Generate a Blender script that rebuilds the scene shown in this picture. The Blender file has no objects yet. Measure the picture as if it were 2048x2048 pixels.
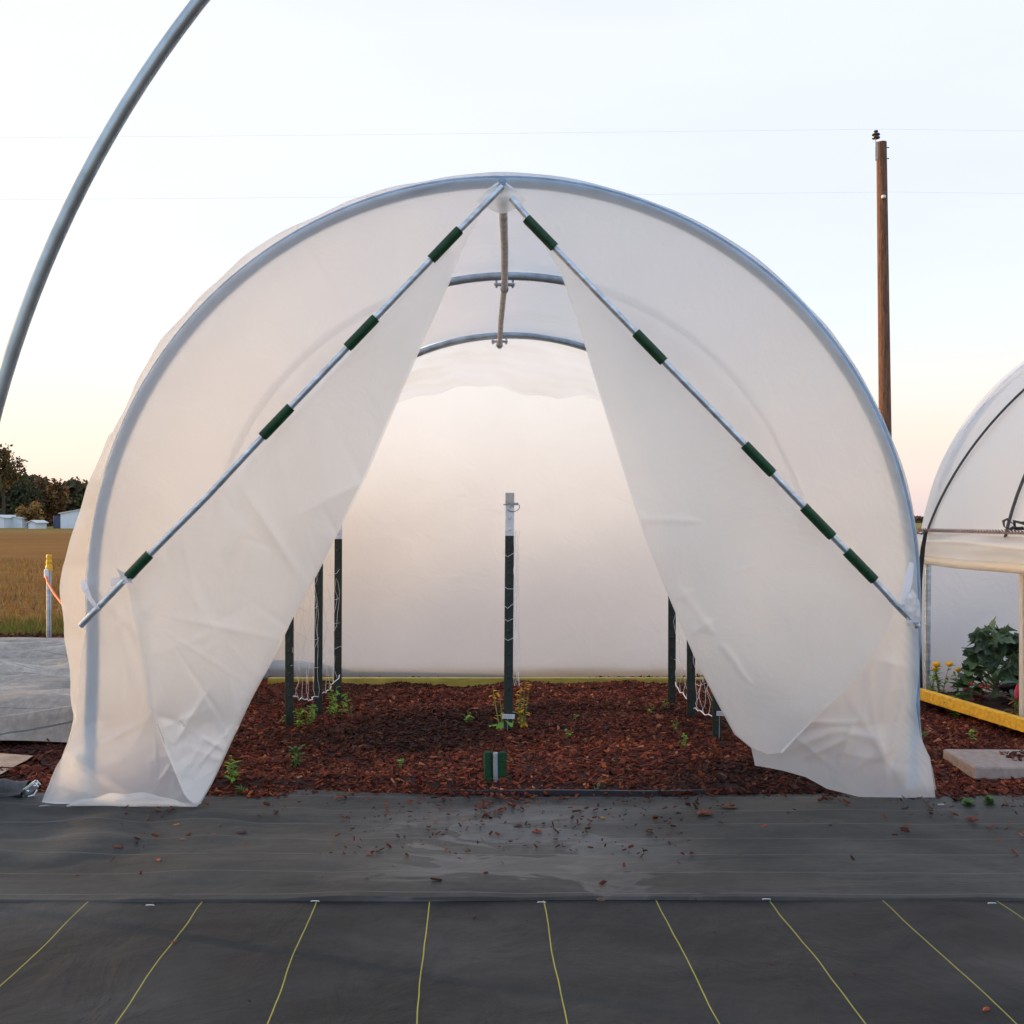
import bpy, math, random
import numpy as np
from mathutils import Vector, Matrix
random.seed(7); rng = np.random.default_rng(11)
R = math.radians
scene = bpy.context.scene
col = scene.collection

# ------------------------------------------------------------------ camera, sky, sun, exposure
F = 1930.0          # focal length in photograph pixels
HZ = 1041.0         # row of the horizon
CZ = 1.02           # eye height
cam_d = bpy.data.cameras.new("camera"); cam = bpy.data.objects.new("camera", cam_d); col.objects.link(cam)
cam.location = (0, 0, CZ); cam.rotation_euler = (R(90), 0, 0)
cam_d.sensor_width = 36; cam_d.lens = 36*F/2048; cam_d.shift_y = (HZ-1024)/2048
cam_d.clip_start = .05; cam_d.clip_end = 6000
scene.camera = cam

SUN_AZ = 72; SUN_EL = 5.0
sdir = Vector((-math.sin(R(SUN_AZ))*math.cos(R(SUN_EL)), math.cos(R(SUN_AZ))*math.cos(R(SUN_EL)), math.sin(R(SUN_EL))))
world = bpy.data.worlds.new("World"); scene.world = world; world.use_nodes = True
nt = world.node_tree; nt.nodes.clear()
def N(t, ty, **kw):
    n = t.nodes.new(ty)
    for k, v in kw.items(): setattr(n, k, v)
    return n
def L(t, a, b): t.links.new(a, b)
def ramp(t, fac, stops, interp='LINEAR'):
    n = N(t, 'ShaderNodeValToRGB'); n.color_ramp.interpolation = interp
    els = n.color_ramp.elements
    while len(els) < len(stops): els.new(.5)
    for e, (p, c) in zip(els, stops): e.position = p; e.color = (*c, 1)
    if fac is not None: L(t, fac, n.inputs[0])
    return n.outputs[0]
def M(t, op, a, b=None, c=None, clamp=False):
    n = N(t, 'ShaderNodeMath', operation=op); n.use_clamp = clamp
    for i, v in enumerate((a, b, c)):
        if v is None: continue
        if isinstance(v, (int, float)): n.inputs[i].default_value = v
        else: L(t, v, n.inputs[i])
    return n.outputs[0]
tc = N(nt, 'ShaderNodeTexCoord'); sep = N(nt, 'ShaderNodeSeparateXYZ'); L(nt, tc.outputs['Generated'], sep.inputs[0])
base = ramp(nt, sep.outputs[2], [(0, (.78, .63, .66)), (.035, (.84, .69, .67)), (.085, (.90, .77, .69)), (.13, (.87, .83, .80)),
                                 (.19, (.82, .86, .90)), (.27, (.80, .85, .95)), (.45, (.82, .86, .97)), (.7, (.70, .78, .96)), (1, (.56, .66, .90))])
hd = N(nt, 'ShaderNodeVectorMath', operation='DOT_PRODUCT'); L(nt, tc.outputs['Generated'], hd.inputs[0])
hd.inputs[1].default_value = (sdir.x, sdir.y, .25)
az = M(nt, 'POWER', M(nt, 'MAXIMUM', hd.outputs['Value'], 0), 1.6)
glow = ramp(nt, sep.outputs[2], [(0, (1, .66, .52)), (.06, (1, .80, .71)), (.16, (1, .90, .85)), (.4, (1, .96, .92)), (.8, (.9, .9, .9)), (1, (.8, .8, .8))])
wav = N(nt, 'ShaderNodeTexNoise'); wav.inputs['Scale'].default_value = 1.6; wav.inputs['Detail'].default_value = 5
mpw = N(nt, 'ShaderNodeMapping'); mpw.inputs['Scale'].default_value = (1, 1, 5); L(nt, tc.outputs['Generated'], mpw.inputs[0]); L(nt, mpw.outputs[0], wav.inputs[0])
cl = M(nt, 'MULTIPLY_ADD', wav.outputs[0], .22, .89)
bs = N(nt, 'ShaderNodeVectorMath', operation='SCALE'); L(nt, base, bs.inputs[0]); L(nt, cl, bs.inputs['Scale'])
bk = M(nt, 'MULTIPLY_ADD', sep.outputs[1], -1.2, .1, clamp=True)
tn = N(nt, 'ShaderNodeMix', data_type='RGBA'); tn.clamp_result = False; L(nt, bk, tn.inputs[0]); tn.inputs[6].default_value = (1, 1, 1, 1); tn.inputs[7].default_value = (1.06, 1.22, 1.36, 1)
b2s = N(nt, 'ShaderNodeVectorMath', operation='MULTIPLY'); L(nt, bs.outputs[0], b2s.inputs[0]); L(nt, tn.outputs[2], b2s.inputs[1]); bs = b2s
fz = ramp(nt, sep.outputs[2], [(0, (1, 1, 1)), (.25, (.75, .75, .75)), (.6, (.2, .2, .2)), (1, (0, 0, 0))])
ad = N(nt, 'ShaderNodeMix', data_type='RGBA'); L(nt, M(nt, 'MULTIPLY', az, fz), ad.inputs[0]); L(nt, bs.outputs[0], ad.inputs[6]); L(nt, glow, ad.inputs[7])
sky = N(nt, 'ShaderNodeTexSky', sky_type='NISHITA'); sky.sun_disc = False
sky.sun_elevation = R(SUN_EL); sky.sun_rotation = R(-SUN_AZ); sky.air_density = 1; sky.dust_density = 1
bg1 = N(nt, 'ShaderNodeBackground'); L(nt, ad.outputs[2], bg1.inputs[0]); bg1.inputs[1].default_value = 1.02
bg2 = N(nt, 'ShaderNodeBackground'); L(nt, sky.outputs[0], bg2.inputs[0]); bg2.inputs[1].default_value = .04
adds = N(nt, 'ShaderNodeAddShader'); L(nt, bg1.outputs[0], adds.inputs[0]); L(nt, bg2.outputs[0], adds.inputs[1])
wo = N(nt, 'ShaderNodeOutputWorld'); L(nt, adds.outputs[0], wo.inputs[0])

sl = bpy.data.lights.new("sun", 'SUN'); sl.energy = 5.0; sl.angle = R(.6); sl.color = (1, .60, .25)
so = bpy.data.objects.new("sun", sl); col.objects.link(so); so.rotation_euler = (-sdir).to_track_quat('-Z', 'Y').to_euler(); so.location = (-8, 4, 6)
scene.view_settings.view_transform = 'Standard'; scene.view_settings.look = 'None'
scene.view_settings.exposure = .06; scene.view_settings.gamma = 1
scene.cycles.use_denoising = True
scene.cycles.max_bounces = 14; scene.cycles.transmission_bounces = 12; scene.cycles.diffuse_bounces = 5
scene.cycles.sample_clamp_indirect = 4

# ------------------------------------------------------------------ helpers
def P(x, y, Y):      # a point of the picture (2048 frame) at depth Y
    return ((x-1024)/F*Y, Y, CZ-(y-HZ)/F*Y)
S = 2048/1932.0
def Q(x, y, Y): return P(x*S, y*S, Y)
def tag(o, label=None, cat=None, group=None, kind=None):
    if label: o['label'] = label
    if cat: o['category'] = cat
    if group: o['group'] = group
    if kind: o['kind'] = kind
    return o
def empty(name, loc=(0, 0, 0), rz=0):
    o = bpy.data.objects.new(name, None); o.location = loc; o.rotation_euler.z = rz; o.empty_display_size = .05; col.objects.link(o); return o
class MB:
    def __init__(s): s.v = []; s.f = []; s.c = []
    def add(s, vs, fs):
        o = len(s.v); s.v += [tuple(p) for p in vs]; s.f += [tuple(i+o for i in f) for f in fs]; return s
    def box(s, c, d, m=None, bev=0.0):
        x, y, z = (k/2 for k in d); b = min(bev, x*.9, y*.9, z*.9)
        if b <= 0:
            vs = [(sx*x, sy*y, sz*z) for sz in (-1, 1) for sx, sy in ((-1, -1), (1, -1), (1, 1), (-1, 1))]
            fs = [(3, 2, 1, 0), (4, 5, 6, 7), (0, 1, 5, 4), (1, 2, 6, 5), (2, 3, 7, 6), (3, 0, 4, 7)]
        else:
            oct_ = lambda X, Y, Z: [(X-b, -Y, Z), (X, -Y+b, Z), (X, Y-b, Z), (X-b, Y, Z), (-X+b, Y, Z), (-X, Y-b, Z), (-X, -Y+b, Z), (-X+b, -Y, Z)]
            vs = oct_(x-b*.6, y-b*.6, -z)+oct_(x, y, -z+b)+oct_(x, y, z-b)+oct_(x-b*.6, y-b*.6, z)
            fs = [tuple(range(7, -1, -1)), tuple(range(24, 32))]
            for r in range(3):
                for i in range(8):
                    j = (i+1) % 8; fs.append((r*8+i, r*8+j, r*8+8+j, r*8+8+i))
        m = m or Matrix()
        if not isinstance(m, Matrix): m = Matrix.Rotation(m, 4, 'Z')
        cc = Vector(c)
        return s.add([(m.to_3x3() @ Vector(p)) + cc for p in vs], fs)
    def tube(s, pts, r, n=8, caps=True, flat=None):
        pts = [Vector(p) for p in pts]; k = len(pts)
        rs = r if isinstance(r, (list, tuple)) else [r]*k
        t0 = (pts[1]-pts[0]).normalized(); up = Vector((0, 0, 1)) if abs(t0.z) < .95 else Vector((0, 1, 0))
        a = t0.cross(up).normalized(); vs = []
        for i, p in enumerate(pts):
            t = (pts[min(i+1, k-1)]-pts[max(i-1, 0)]).normalized()
            a = (a-t*a.dot(t)).normalized(); b = t.cross(a)
            for j in range(n):
                g = 2*math.pi*j/n
                vs.append(p+(a*math.cos(g)+b*math.sin(g)*(flat or 1))*rs[i])
        fs = [(i*n+j, i*n+(j+1) % n, (i+1)*n+(j+1) % n, (i+1)*n+j) for i in range(k-1) for j in range(n)]
        if caps: fs += [tuple(range(n-1, -1, -1)), tuple((k-1)*n+j for j in range(n))]
        return s.add(vs, fs)
    def ribbon(s, pts, w, th, side):
        pts = [Vector(p) for p in pts]; side = Vector(side).normalized(); k = len(pts); vs = []
        for i, p in enumerate(pts):
            t = (pts[min(i+1, k-1)]-pts[max(i-1, 0)]).normalized(); a = (side-t*side.dot(t)).normalized(); b = t.cross(a)
            ww = w[i] if isinstance(w, (list, tuple)) else w
            vs += [p+a*ww/2+b*th/2, p-a*ww/2+b*th/2, p-a*ww/2-b*th/2, p+a*ww/2-b*th/2]
        fs = [(i*4+j, i*4+(j+1) % 4, i*4+4+(j+1) % 4, i*4+4+j) for i in range(k-1) for j in range(4)]
        fs += [(3, 2, 1, 0), (k*4-4, k*4-3, k*4-2, k*4-1)]
        return s.add(vs, fs)
    def lathe(s, c, prof, n=12):
        vs = [(c[0]+r*math.cos(2*math.pi*j/n), c[1]+r*math.sin(2*math.pi*j/n), c[2]+z) for r, z in prof for j in range(n)]
        fs = [(i*n+j, i*n+(j+1) % n, (i+1)*n+(j+1) % n, (i+1)*n+j) for i in range(len(prof)-1) for j in range(n)]
        fs += [tuple(range(n-1, -1, -1)), tuple((len(prof)-1)*n+j for j in range(n))]
        return s.add(vs, fs)
    def build(s, name, mat, parent=None, smooth=False, label=None):
        me = bpy.data.meshes.new(name); me.from_pydata(s.v, [], s.f); me.validate()
        o = bpy.data.objects.new(name, me); col.objects.link(o); me.materials.append(mat)
        if smooth:
            me.polygons.foreach_set('use_smooth', [True]*len(me.polygons))
            try: me.set_sharp_from_angle(angle=R(40))
            except Exception: pass
        if parent: o.parent = parent; o.matrix_parent_inverse = parent.matrix_basis.inverted()
        if label: o['label'] = label
        me.update(); return o
def grid_obj(name, V, mat, parent=None, smooth=True):     # V: (rows, cols, 3)
    r, c, _ = V.shape; me = bpy.data.meshes.new(name)
    i = np.arange(r-1)[:, None]*c+np.arange(c-1)[None, :]
    f = np.stack([i, i+1, i+c+1, i+c], -1).reshape(-1, 4)
    me.vertices.add(r*c); me.vertices.foreach_set('co', V.reshape(-1).astype(np.float32))
    me.loops.add(f.size); me.loops.foreach_set('vertex_index', f.reshape(-1).astype(np.int32))
    me.polygons.add(len(f)); me.polygons.foreach_set('loop_start', (np.arange(len(f))*4).astype(np.int32))
    me.polygons.foreach_set('use_smooth', np.full(len(f), smooth))
    me.update(calc_edges=True); me.materials.append(mat)
    o = bpy.data.objects.new(name, me); col.objects.link(o)
    if parent: o.parent = parent; o.matrix_parent_inverse = parent.matrix_basis.inverted()
    return o
def soup_obj(name, V, mat, colors=None, parent=None, k=4, smooth=False):   # V: (n, k, 3) separate polygons; colors (n,3)
    n = len(V); me = bpy.data.meshes.new(name)
    me.vertices.add(n*k); me.vertices.foreach_set('co', V.reshape(-1).astype(np.float32))
    me.loops.add(n*k); me.loops.foreach_set('vertex_index', np.arange(n*k, dtype=np.int32))
    me.polygons.add(n); me.polygons.foreach_set('loop_start', (np.arange(n)*k).astype(np.int32))
    me.update(calc_edges=True)
    if colors is not None:
        at = me.color_attributes.new('tint', 'FLOAT_COLOR', 'POINT')
        c4 = np.ones((n*k, 4), np.float32); c4[:, :3] = np.repeat(colors, k, 0); at.data.foreach_set('color', c4.reshape(-1))
    me.materials.append(mat)
    o = bpy.data.objects.new(name, me); col.objects.link(o)
    if parent: o.parent = parent; o.matrix_parent_inverse = parent.matrix_basis.inverted()
    return o
def poly(pts, t):     # points along a polyline by normalised arc length
    pts = np.array(pts, float); d = np.r_[0, np.cumsum(np.hypot(*np.diff(pts, axis=0).T))]; d /= d[-1]
    return np.stack([np.interp(t, d, pts[:, k]) for k in range(pts.shape[1])], -1)
class Noise2:         # smooth sum of sines
    def __init__(s, seed, f0, octs=4, ax=(1, 1)):
        g = np.random.default_rng(seed); s.t = []
        for o in range(octs):
            for _ in range(5):
                a = g.uniform(0, 2*np.pi); f = f0*2**o*g.uniform(.7, 1.3)
                s.t.append((f*np.cos(a)*ax[0], f*np.sin(a)*ax[1], g.uniform(0, 6.28), 1/2**o/2.2))
    def __call__(s, x, y):
        r = 0
        for a, b, p, w in s.t: r = r+w*np.sin(a*x+b*y+p)
        return r
def creases(seed, n, x0, x1, z0, z1, length, width, amp, ang=None):
    g = np.random.default_rng(seed)
    cx, cz = g.uniform(x0, x1, n), g.uniform(z0, z1, n)
    th = g.uniform(0, np.pi, n) if ang is None else g.normal(ang, .35, n)
    le = length*g.uniform(.4, 1.6, n); wi = width*g.uniform(.5, 1.8, n); am = amp*g.uniform(-1, 1, n)
    return list(zip(cx, cz, th, le, wi, am))
def apply_creases(cs, X, Z):
    D = np.zeros_like(X)
    for cx, cz, th, le, wi, am in cs:
        dx, dz = X-cx, Z-cz; s_ = dx*np.cos(th)+dz*np.sin(th); t_ = -dx*np.sin(th)+dz*np.cos(th)
        D += am*np.exp(-(s_/le)**2)*np.exp(-np.sqrt((t_/wi)**2+.05))
    return D

# ------------------------------------------------------------------ materials
def mat(name):
    m = bpy.data.materials.new(name); m.use_nodes = True; t = m.node_tree; b = t.nodes['Principled BSDF']; return m, t, b
def noise(t, scale, detail=4, rough=.5, vec=None, dist=0):
    n = N(t, 'ShaderNodeTexNoise'); n.inputs['Scale'].default_value = scale; n.inputs['Detail'].default_value = detail
    n.inputs['Roughness'].default_value = rough; n.inputs['Distortion'].default_value = dist
    if vec is not None: L(t, vec, n.inputs[0])
    return n.outputs[0]
def objco(t, sc=(1, 1, 1)):
    c = N(t, 'ShaderNodeTexCoord'); m = N(t, 'ShaderNodeMapping'); m.inputs['Scale'].default_value = sc
    L(t, c.outputs['Object'], m.inputs[0]); return m.outputs[0]
def bump(t, b, h, strength, dist=.01):
    n = N(t, 'ShaderNodeBump'); n.inputs['Strength'].default_value = strength; n.inputs['Distance'].default_value = dist
    L(t, h, n.inputs['Height']); L(t, n.outputs[0], b.inputs['Normal']); return n
def simple(name, c, rough=.6, metal=0, nscale=20, var=.25, bmp=.2, bd=.002, sc=(1, 1, 1), spec=None):
    m, t, b = mat(name); v = objco(t, sc); n = noise(t, nscale, 5, .6, v)
    lo = tuple(k*(1-var) for k in c); hi = tuple(min(1, k*(1+var)) for k in c)
    L(t, ramp(t, n, [(.3, lo), (.7, hi)]), b.inputs['Base Color'])
    b.inputs['Roughness'].default_value = rough; b.inputs['Metallic'].default_value = metal
    if spec is not None: b.inputs['Specular IOR Level'].default_value = spec
    if bmp: bump(t, b, n, bmp, bd)
    return m
def film(name, c=(.93, .92, .90), clear=.5, rough=.85, ior=1.2, refl=.1, dirt=0.0, wr=.12, see=.2):
    m = bpy.data.materials.new(name); m.use_nodes = True; t = m.node_tree; t.nodes.clear()
    v = objco(t); nn = noise(t, 3.2, 5, .6, v, .6); n2 = noise(t, 26, 4, .6, v)
    bm = N(t, 'ShaderNodeBump'); bm.inputs['Strength'].default_value = wr; bm.inputs['Distance'].default_value = .02; L(t, nn, bm.inputs['Height'])
    bm2 = N(t, 'ShaderNodeBump'); bm2.inputs['Strength'].default_value = wr*.5; bm2.inputs['Distance'].default_value = .003
    L(t, n2, bm2.inputs['Height']); L(t, bm.outputs[0], bm2.inputs['Normal']); nrm = bm2.outputs[0]
    cr = ramp(t, nn, [(.35, tuple(k*(1-dirt) for k in c)), (.6, c)])
    rf = N(t, 'ShaderNodeBsdfGlass'); rf.distribution = 'MULTI_GGX'; rf.inputs['IOR'].default_value = ior; rf.inputs['Roughness'].default_value = rough; L(t, cr, rf.inputs['Color']); L(t, nrm, rf.inputs['Normal'])
    tl = N(t, 'ShaderNodeBsdfTranslucent'); L(t, cr, tl.inputs['Color']); L(t, nrm, tl.inputs['Normal'])
    df = N(t, 'ShaderNodeBsdfDiffuse'); L(t, cr, df.inputs['Color']); L(t, nrm, df.inputs['Normal'])
    m1 = N(t, 'ShaderNodeMixShader'); m1.inputs[0].default_value = .42; L(t, tl.outputs[0], m1.inputs[1]); L(t, df.outputs[0], m1.inputs[2])
    m2 = N(t, 'ShaderNodeMixShader'); m2.inputs[0].default_value = clear; L(t, m1.outputs[0], m2.inputs[1]); L(t, rf.outputs[0], m2.inputs[2])
    tp = N(t, 'ShaderNodeBsdfTransparent'); tp.inputs[0].default_value = (*c, 1)
    m4 = N(t, 'ShaderNodeMixShader'); m4.inputs[0].default_value = see; L(t, m2.outputs[0], m4.inputs[1]); L(t, tp.outputs[0], m4.inputs[2]); m2 = m4
    gl = N(t, 'ShaderNodeBsdfGlossy'); gl.inputs['Roughness'].default_value = .28; L(t, nrm, gl.inputs['Normal'])
    fr = N(t, 'ShaderNodeFresnel'); fr.inputs['IOR'].default_value = 1.35; L(t, nrm, fr.inputs['Normal'])
    geo = N(t, 'ShaderNodeNewGeometry')
    fac = M(t, 'MULTIPLY', M(t, 'MINIMUM', fr.outputs[0], .5), M(t, 'SUBTRACT', 1, geo.outputs['Backfacing']))
    fac = M(t, 'ADD', fac, refl*.3)
    m3 = N(t, 'ShaderNodeMixShader'); L(t, fac, m3.inputs[0]); L(t, m2.outputs[0], m3.inputs[1]); L(t, gl.outputs[0], m3.inputs[2])
    o = N(t, 'ShaderNodeOutputMaterial'); L(t, m3.outputs[0], o.inputs[0]); return m
def tinted(name, rough=.8, trans=0.0, bmp=0, var=0.2):
    m, t, b = mat(name); a = N(t, 'ShaderNodeAttribute'); a.attribute_name = 'tint'
    n = noise(t, 30, 4, .6, objco(t)); sc_ = N(t, 'ShaderNodeVectorMath', operation='SCALE'); L(t, a.outputs['Color'], sc_.inputs[0]); L(t, M(t, 'MULTIPLY_ADD', n, var*2, 1-var), sc_.inputs['Scale'])
    L(t, sc_.outputs[0], b.inputs['Base Color']); b.inputs['Roughness'].default_value = rough
    if trans:
        tr = N(t, 'ShaderNodeBsdfTranslucent'); L(t, sc_.outputs[0], tr.inputs['Color'])
        mx = N(t, 'ShaderNodeMixShader'); mx.inputs[0].default_value = trans
        L(t, b.outputs[0], mx.inputs[1]); L(t, tr.outputs[0], mx.inputs[2]); L(t, mx.outputs[0], t.nodes['Material Output'].inputs[0])
    return m

FILM = film('door_film', (.985, .985, .975), clear=.52, rough=.42, ior=1.3, wr=.32, dirt=.015, see=.13)
COVER = film('cover_film', (.98, .98, .985), clear=.6, rough=.5, ior=1.25, wr=.35, dirt=.0, see=.10)
WALLF = film('rear_film', (.98, .985, .995), clear=.90, rough=.66, ior=1.4, wr=.35, dirt=.02, see=.0, refl=.0)
ROOF2 = film('roof_film', (.97, .96, .95), clear=.5, rough=.6, ior=1.2, wr=.1)
CREAM = film('rolled_film', (.97, .91, .81), clear=.12, rough=.8, wr=.3, see=.05)
GALV = simple('galvanised_steel', (.50, .56, .62), .42, .85, 14, .28, .15, .001, (1, 1, 3))
GALVD = simple('galvanised_steel_dull', (.30, .36, .42), .5, .7, 14, .3, .15, .001)
GREEN = simple('green_plastic', (.006, .045, .016), .45, 0, 40, .3, .15, .0008, spec=.3)
POSTG = simple('dark_green_paint', (.008, .018, .015), .5, 0, 30, .4, .3, .001)
WHITEP = simple('white_paint', (.70, .71, .76), .5, 0, 40, .15, .2, .001)
BLACK = simple('black_webbing', (.012, .012, .014), .7, 0, 120, .3, .3, .001)
ROPE = simple('grey_rope', (.07, .07, .075), .8, 0, 200, .4, .5, .002)
YELLOW = simple('yellow_lumber', (.66, .37, .02), .7, 0, 9, .28, .4, .003, (1, 6, 6))
OLIVE = simple('olive_lumber', (.34, .28, .05), .7, 0, 9, .28, .4, .003, (1, 6, 6))
WOODP = simple('weathered_timber', (.52, .49, .45), .8, 0, 8, .2, .3, .002, (6, 6, 1))
CONC = simple('concrete', (.27, .215, .19), .9, 0, 35, .22, .6, .003)
STRING = simple('white_string', (.75, .76, .78), .8, 0, 60, .1, 0)
METALB = simple('bright_steel', (.75, .78, .8), .3, .9, 60, .2, .3, .001)
ORANGE = simple('orange_cord', (.85, .10, .02), .5, 0, 30, .1, 0)
YCAP = simple('yellow_plastic', (.75, .38, .01), .5, 0, 60, .35, .5, .004)
LABELM = simple('faded_label', (.55, .57, .60), .6, 0, 60, .12, 0)
BARN = simple('pale_metal_siding', (.62, .68, .74), .6, .0, 2, .06, 0)
BARNR = simple('barn_roof', (.60, .62, .62), .6, .0, 2, .06, 0)
BLUE = simple('dark_blue_siding', (.05, .06, .12), .7, 0, 2, .1, 0)
BARK = simple('tree_bark', (.05, .035, .025), .9, 0, 3, .3, .5, .05)
CHIP = tinted('bark_chips', .8, 0, var=.4); CHIP.node_tree.nodes['Principled BSDF'].inputs['Specular IOR Level'].default_value = .2
LEAF = tinted('leaves', .6, .3, var=.25)
FOL = tinted('far_foliage', .9, .15, var=.2)
GRASS = tinted('grass_blades', .8, .3, var=.2)

def pole_mat():
    m, t, b = mat('creosoted_pole'); v = objco(t, (9, 9, .5)); n = noise(t, 3, 6, .65, v); n2 = noise(t, 14, 3, .6, objco(t, (3, 3, .4)))
    c = ramp(t, M(t, 'ADD', M(t, 'MULTIPLY', n, .6), M(t, 'MULTIPLY', n2, .4)), [(.35, (.03, .018, .015)), (.5, (.14, .065, .035)), (.68, (.26, .13, .07))])
    L(t, c, b.inputs['Base Color']); b.inputs['Roughness'].default_value = .85; bump(t, b, n, .6, .02); return m
POLE = pole_mat()

def mulch_mat():
    m, t, b = mat('mulch'); v = objco(t); n = noise(t, 60, 6, .75, v); n2 = noise(t, 2.2, 3, .5, v)
    vo = N(t, 'ShaderNodeTexVoronoi'); vo.inputs['Scale'].default_value = 90; L(t, v, vo.inputs[0])
    c = ramp(t, M(t, 'ADD', M(t, 'MULTIPLY', n, .7), M(t, 'MULTIPLY', n2, .35)), [(.35, (.008, .003, .002)), (.52, (.028, .007, .005)), (.7, (.06, .016, .010))])
    L(t, c, b.inputs['Base Color']); b.inputs['Roughness'].default_value = .9
    bump(t, b, M(t, 'ADD', vo.outputs[0], n), .9, .012); return m
MULCH = mulch_mat()

def fabric_mat(name, c, kind):
    m, t, b = mat(name); co = N(t, 'ShaderNodeTexCoord').outputs['Object']; sp = N(t, 'ShaderNodeSeparateXYZ'); L(t, co, sp.inputs[0])
    n1 = noise(t, 2.0, 5, .6, objco(t, (.6, 1.6, 1)), .4); n2 = noise(t, 220, 2, .7, co); n3 = noise(t, 26, 5, .7, co)
    colr = ramp(t, M(t, 'ADD', M(t, 'MULTIPLY', n1, .6), M(t, 'MULTIPLY', n3, .4)), [(.35, tuple(k*.6 for k in c)), (.5, c), (.66, tuple(k*1.8 for k in c))])
    # woven texture
    wx = M(t, 'SINE', M(t, 'MULTIPLY', sp.outputs[0], 2600)); wy = M(t, 'SINE', M(t, 'MULTIPLY', sp.outputs[1], 2600))
    weave = M(t, 'MULTIPLY', wx, wy)
    wob = noise(t, 1.7, 3, .5, co); wobc = M(t, 'MULTIPLY_ADD', wob, .034, -.017)
    if kind == 'front':    # yellow marker threads, one every foot
        p = M(t, 'ADD', M(t, 'SUBTRACT', sp.outputs[0], .083), M(t, 'ADD', wobc, M(t, 'MULTIPLY', M(t, 'SUBTRACT', sp.outputs[1], 2.59), .045)))
        lc, w = (.34, .32, .05), .0014
    else:
        p = M(t, 'ADD', M(t, 'ADD', sp.outputs[1], .115), wobc); lc, w = (.10, .105, .105), .0016
    d = M(t, 'ABSOLUTE', M(t, 'SUBTRACT', M(t, 'FRACT', M(t, 'ADD', M(t, 'DIVIDE', p, .3045 if kind == 'front' else .152), .5)), .5))
    d = M(t, 'MULTIPLY', d, .3045 if kind == 'front' else .152)
    line = M(t, 'LESS_THAN', d, w)
    if kind != 'front': line = M(t, 'MULTIPLY', line, M(t, 'GREATER_THAN', noise(t, 5, 3, .7, co), .36))
    # dried mud smears near the doorway
    g = N(t, 'ShaderNodeVectorMath', operation='DISTANCE'); mp = N(t, 'ShaderNodeMapping'); mp.inputs['Location'].default_value = (-.02, -2.95*.75, 0); mp.inputs['Scale'].default_value = (1, .75, 0)
    L(t, co, mp.inputs[0]); L(t, mp.outputs[0], g.inputs[0]); g.inputs[1].default_value = (0, 0, 0)
    near = M(t, 'SUBTRACT', 1, M(t, 'DIVIDE', g.outputs['Value'], .62), clamp=True)
    sm = noise(t, 4.2, 3, .55, objco(t, (.55, 1.3, 1)), 1.1)
    st = M(t, 'MULTIPLY', M(t, 'SMOOTH_MIN', M(t, 'MULTIPLY', near, 1.6), 1, .2), ramp(t, sm, [(.485, (0, 0, 0)), (.51, (1, 1, 1)), (.56, (.6, .6, .6)), (.75, (.45, .45, .45))]))
    mx0 = N(t, 'ShaderNodeMix', data_type='RGBA'); L(t, M(t, 'MULTIPLY', st, .55 if kind == 'rear' else 0.0), mx0.inputs[0]); L(t, colr, mx0.inputs[6]); mx0.inputs[7].default_value = (.15, .145, .14, 1)
    dp = ramp(t, noise(t, 1.1, 5, .65, objco(t, (.8, 1.3, 1)), .7), [(.46, (0, 0, 0)), (.66, (1, 1, 1))])
    mxd = N(t, 'ShaderNodeMix', data_type='RGBA'); L(t, M(t, 'MULTIPLY', dp, .20), mxd.inputs[0]); L(t, mx0.outputs[2], mxd.inputs[6]); mxd.inputs[7].default_value = (.11, .105, .10, 1); mx0 = mxd
    # pale dust specks
    spk = ramp(t, noise(t, 150, 3, .8, co), [(.66, (0, 0, 0)), (.72, (1, 1, 1))])
    mx1 = N(t, 'ShaderNodeMix', data_type='RGBA'); L(t, M(t, 'MULTIPLY', spk, .35), mx1.inputs[0]); L(t, mx0.outputs[2], mx1.inputs[6]); mx1.inputs[7].default_value = (.16, .15, .14, 1)
    mx = N(t, 'ShaderNodeMix', data_type='RGBA'); L(t, line, mx.inputs[0]); L(t, mx1.outputs[2], mx.inputs[6]); mx.inputs[7].default_value = (*lc, 1)
    L(t, mx.outputs[2], b.inputs['Base Color'])
    L(t, M(t, 'MULTIPLY_ADD', noise(t, 1.3, 4, .6, objco(t, (.6, 1.4, 1)), .6), .9, .12), b.inputs['Roughness']); b.inputs['Specular IOR Level'].default_value = .24 if kind == 'front' else .34
    b1_ = N(t, 'ShaderNodeBump'); b1_.inputs['Strength'].default_value = .9; b1_.inputs['Distance'].default_value = .02
    wk = noise(t, 2.6, 4, .55, objco(t, (.7, 2.2, 1) if kind != 'front' else (1.6, 1.2, 1)), .8); L(t, wk, b1_.inputs['Height'])
    bb = bump(t, b, M(t, 'ADD', M(t, 'MULTIPLY', weave, .15), M(t, 'ADD', n2, M(t, 'MULTIPLY', n3, 2))), .6, .002); L(t, b1_.outputs[0], bb.inputs['Normal'])
    return m
FABF = fabric_mat('front_ground_cloth', (.012, .0122, .0125), 'front')
FABR = fabric_mat('rear_ground_cloth', (.022, .0225, .0205), 'rear')
FABS = fabric_mat('side_ground_cloth', (.27, .235, .20), 'side')

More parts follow.
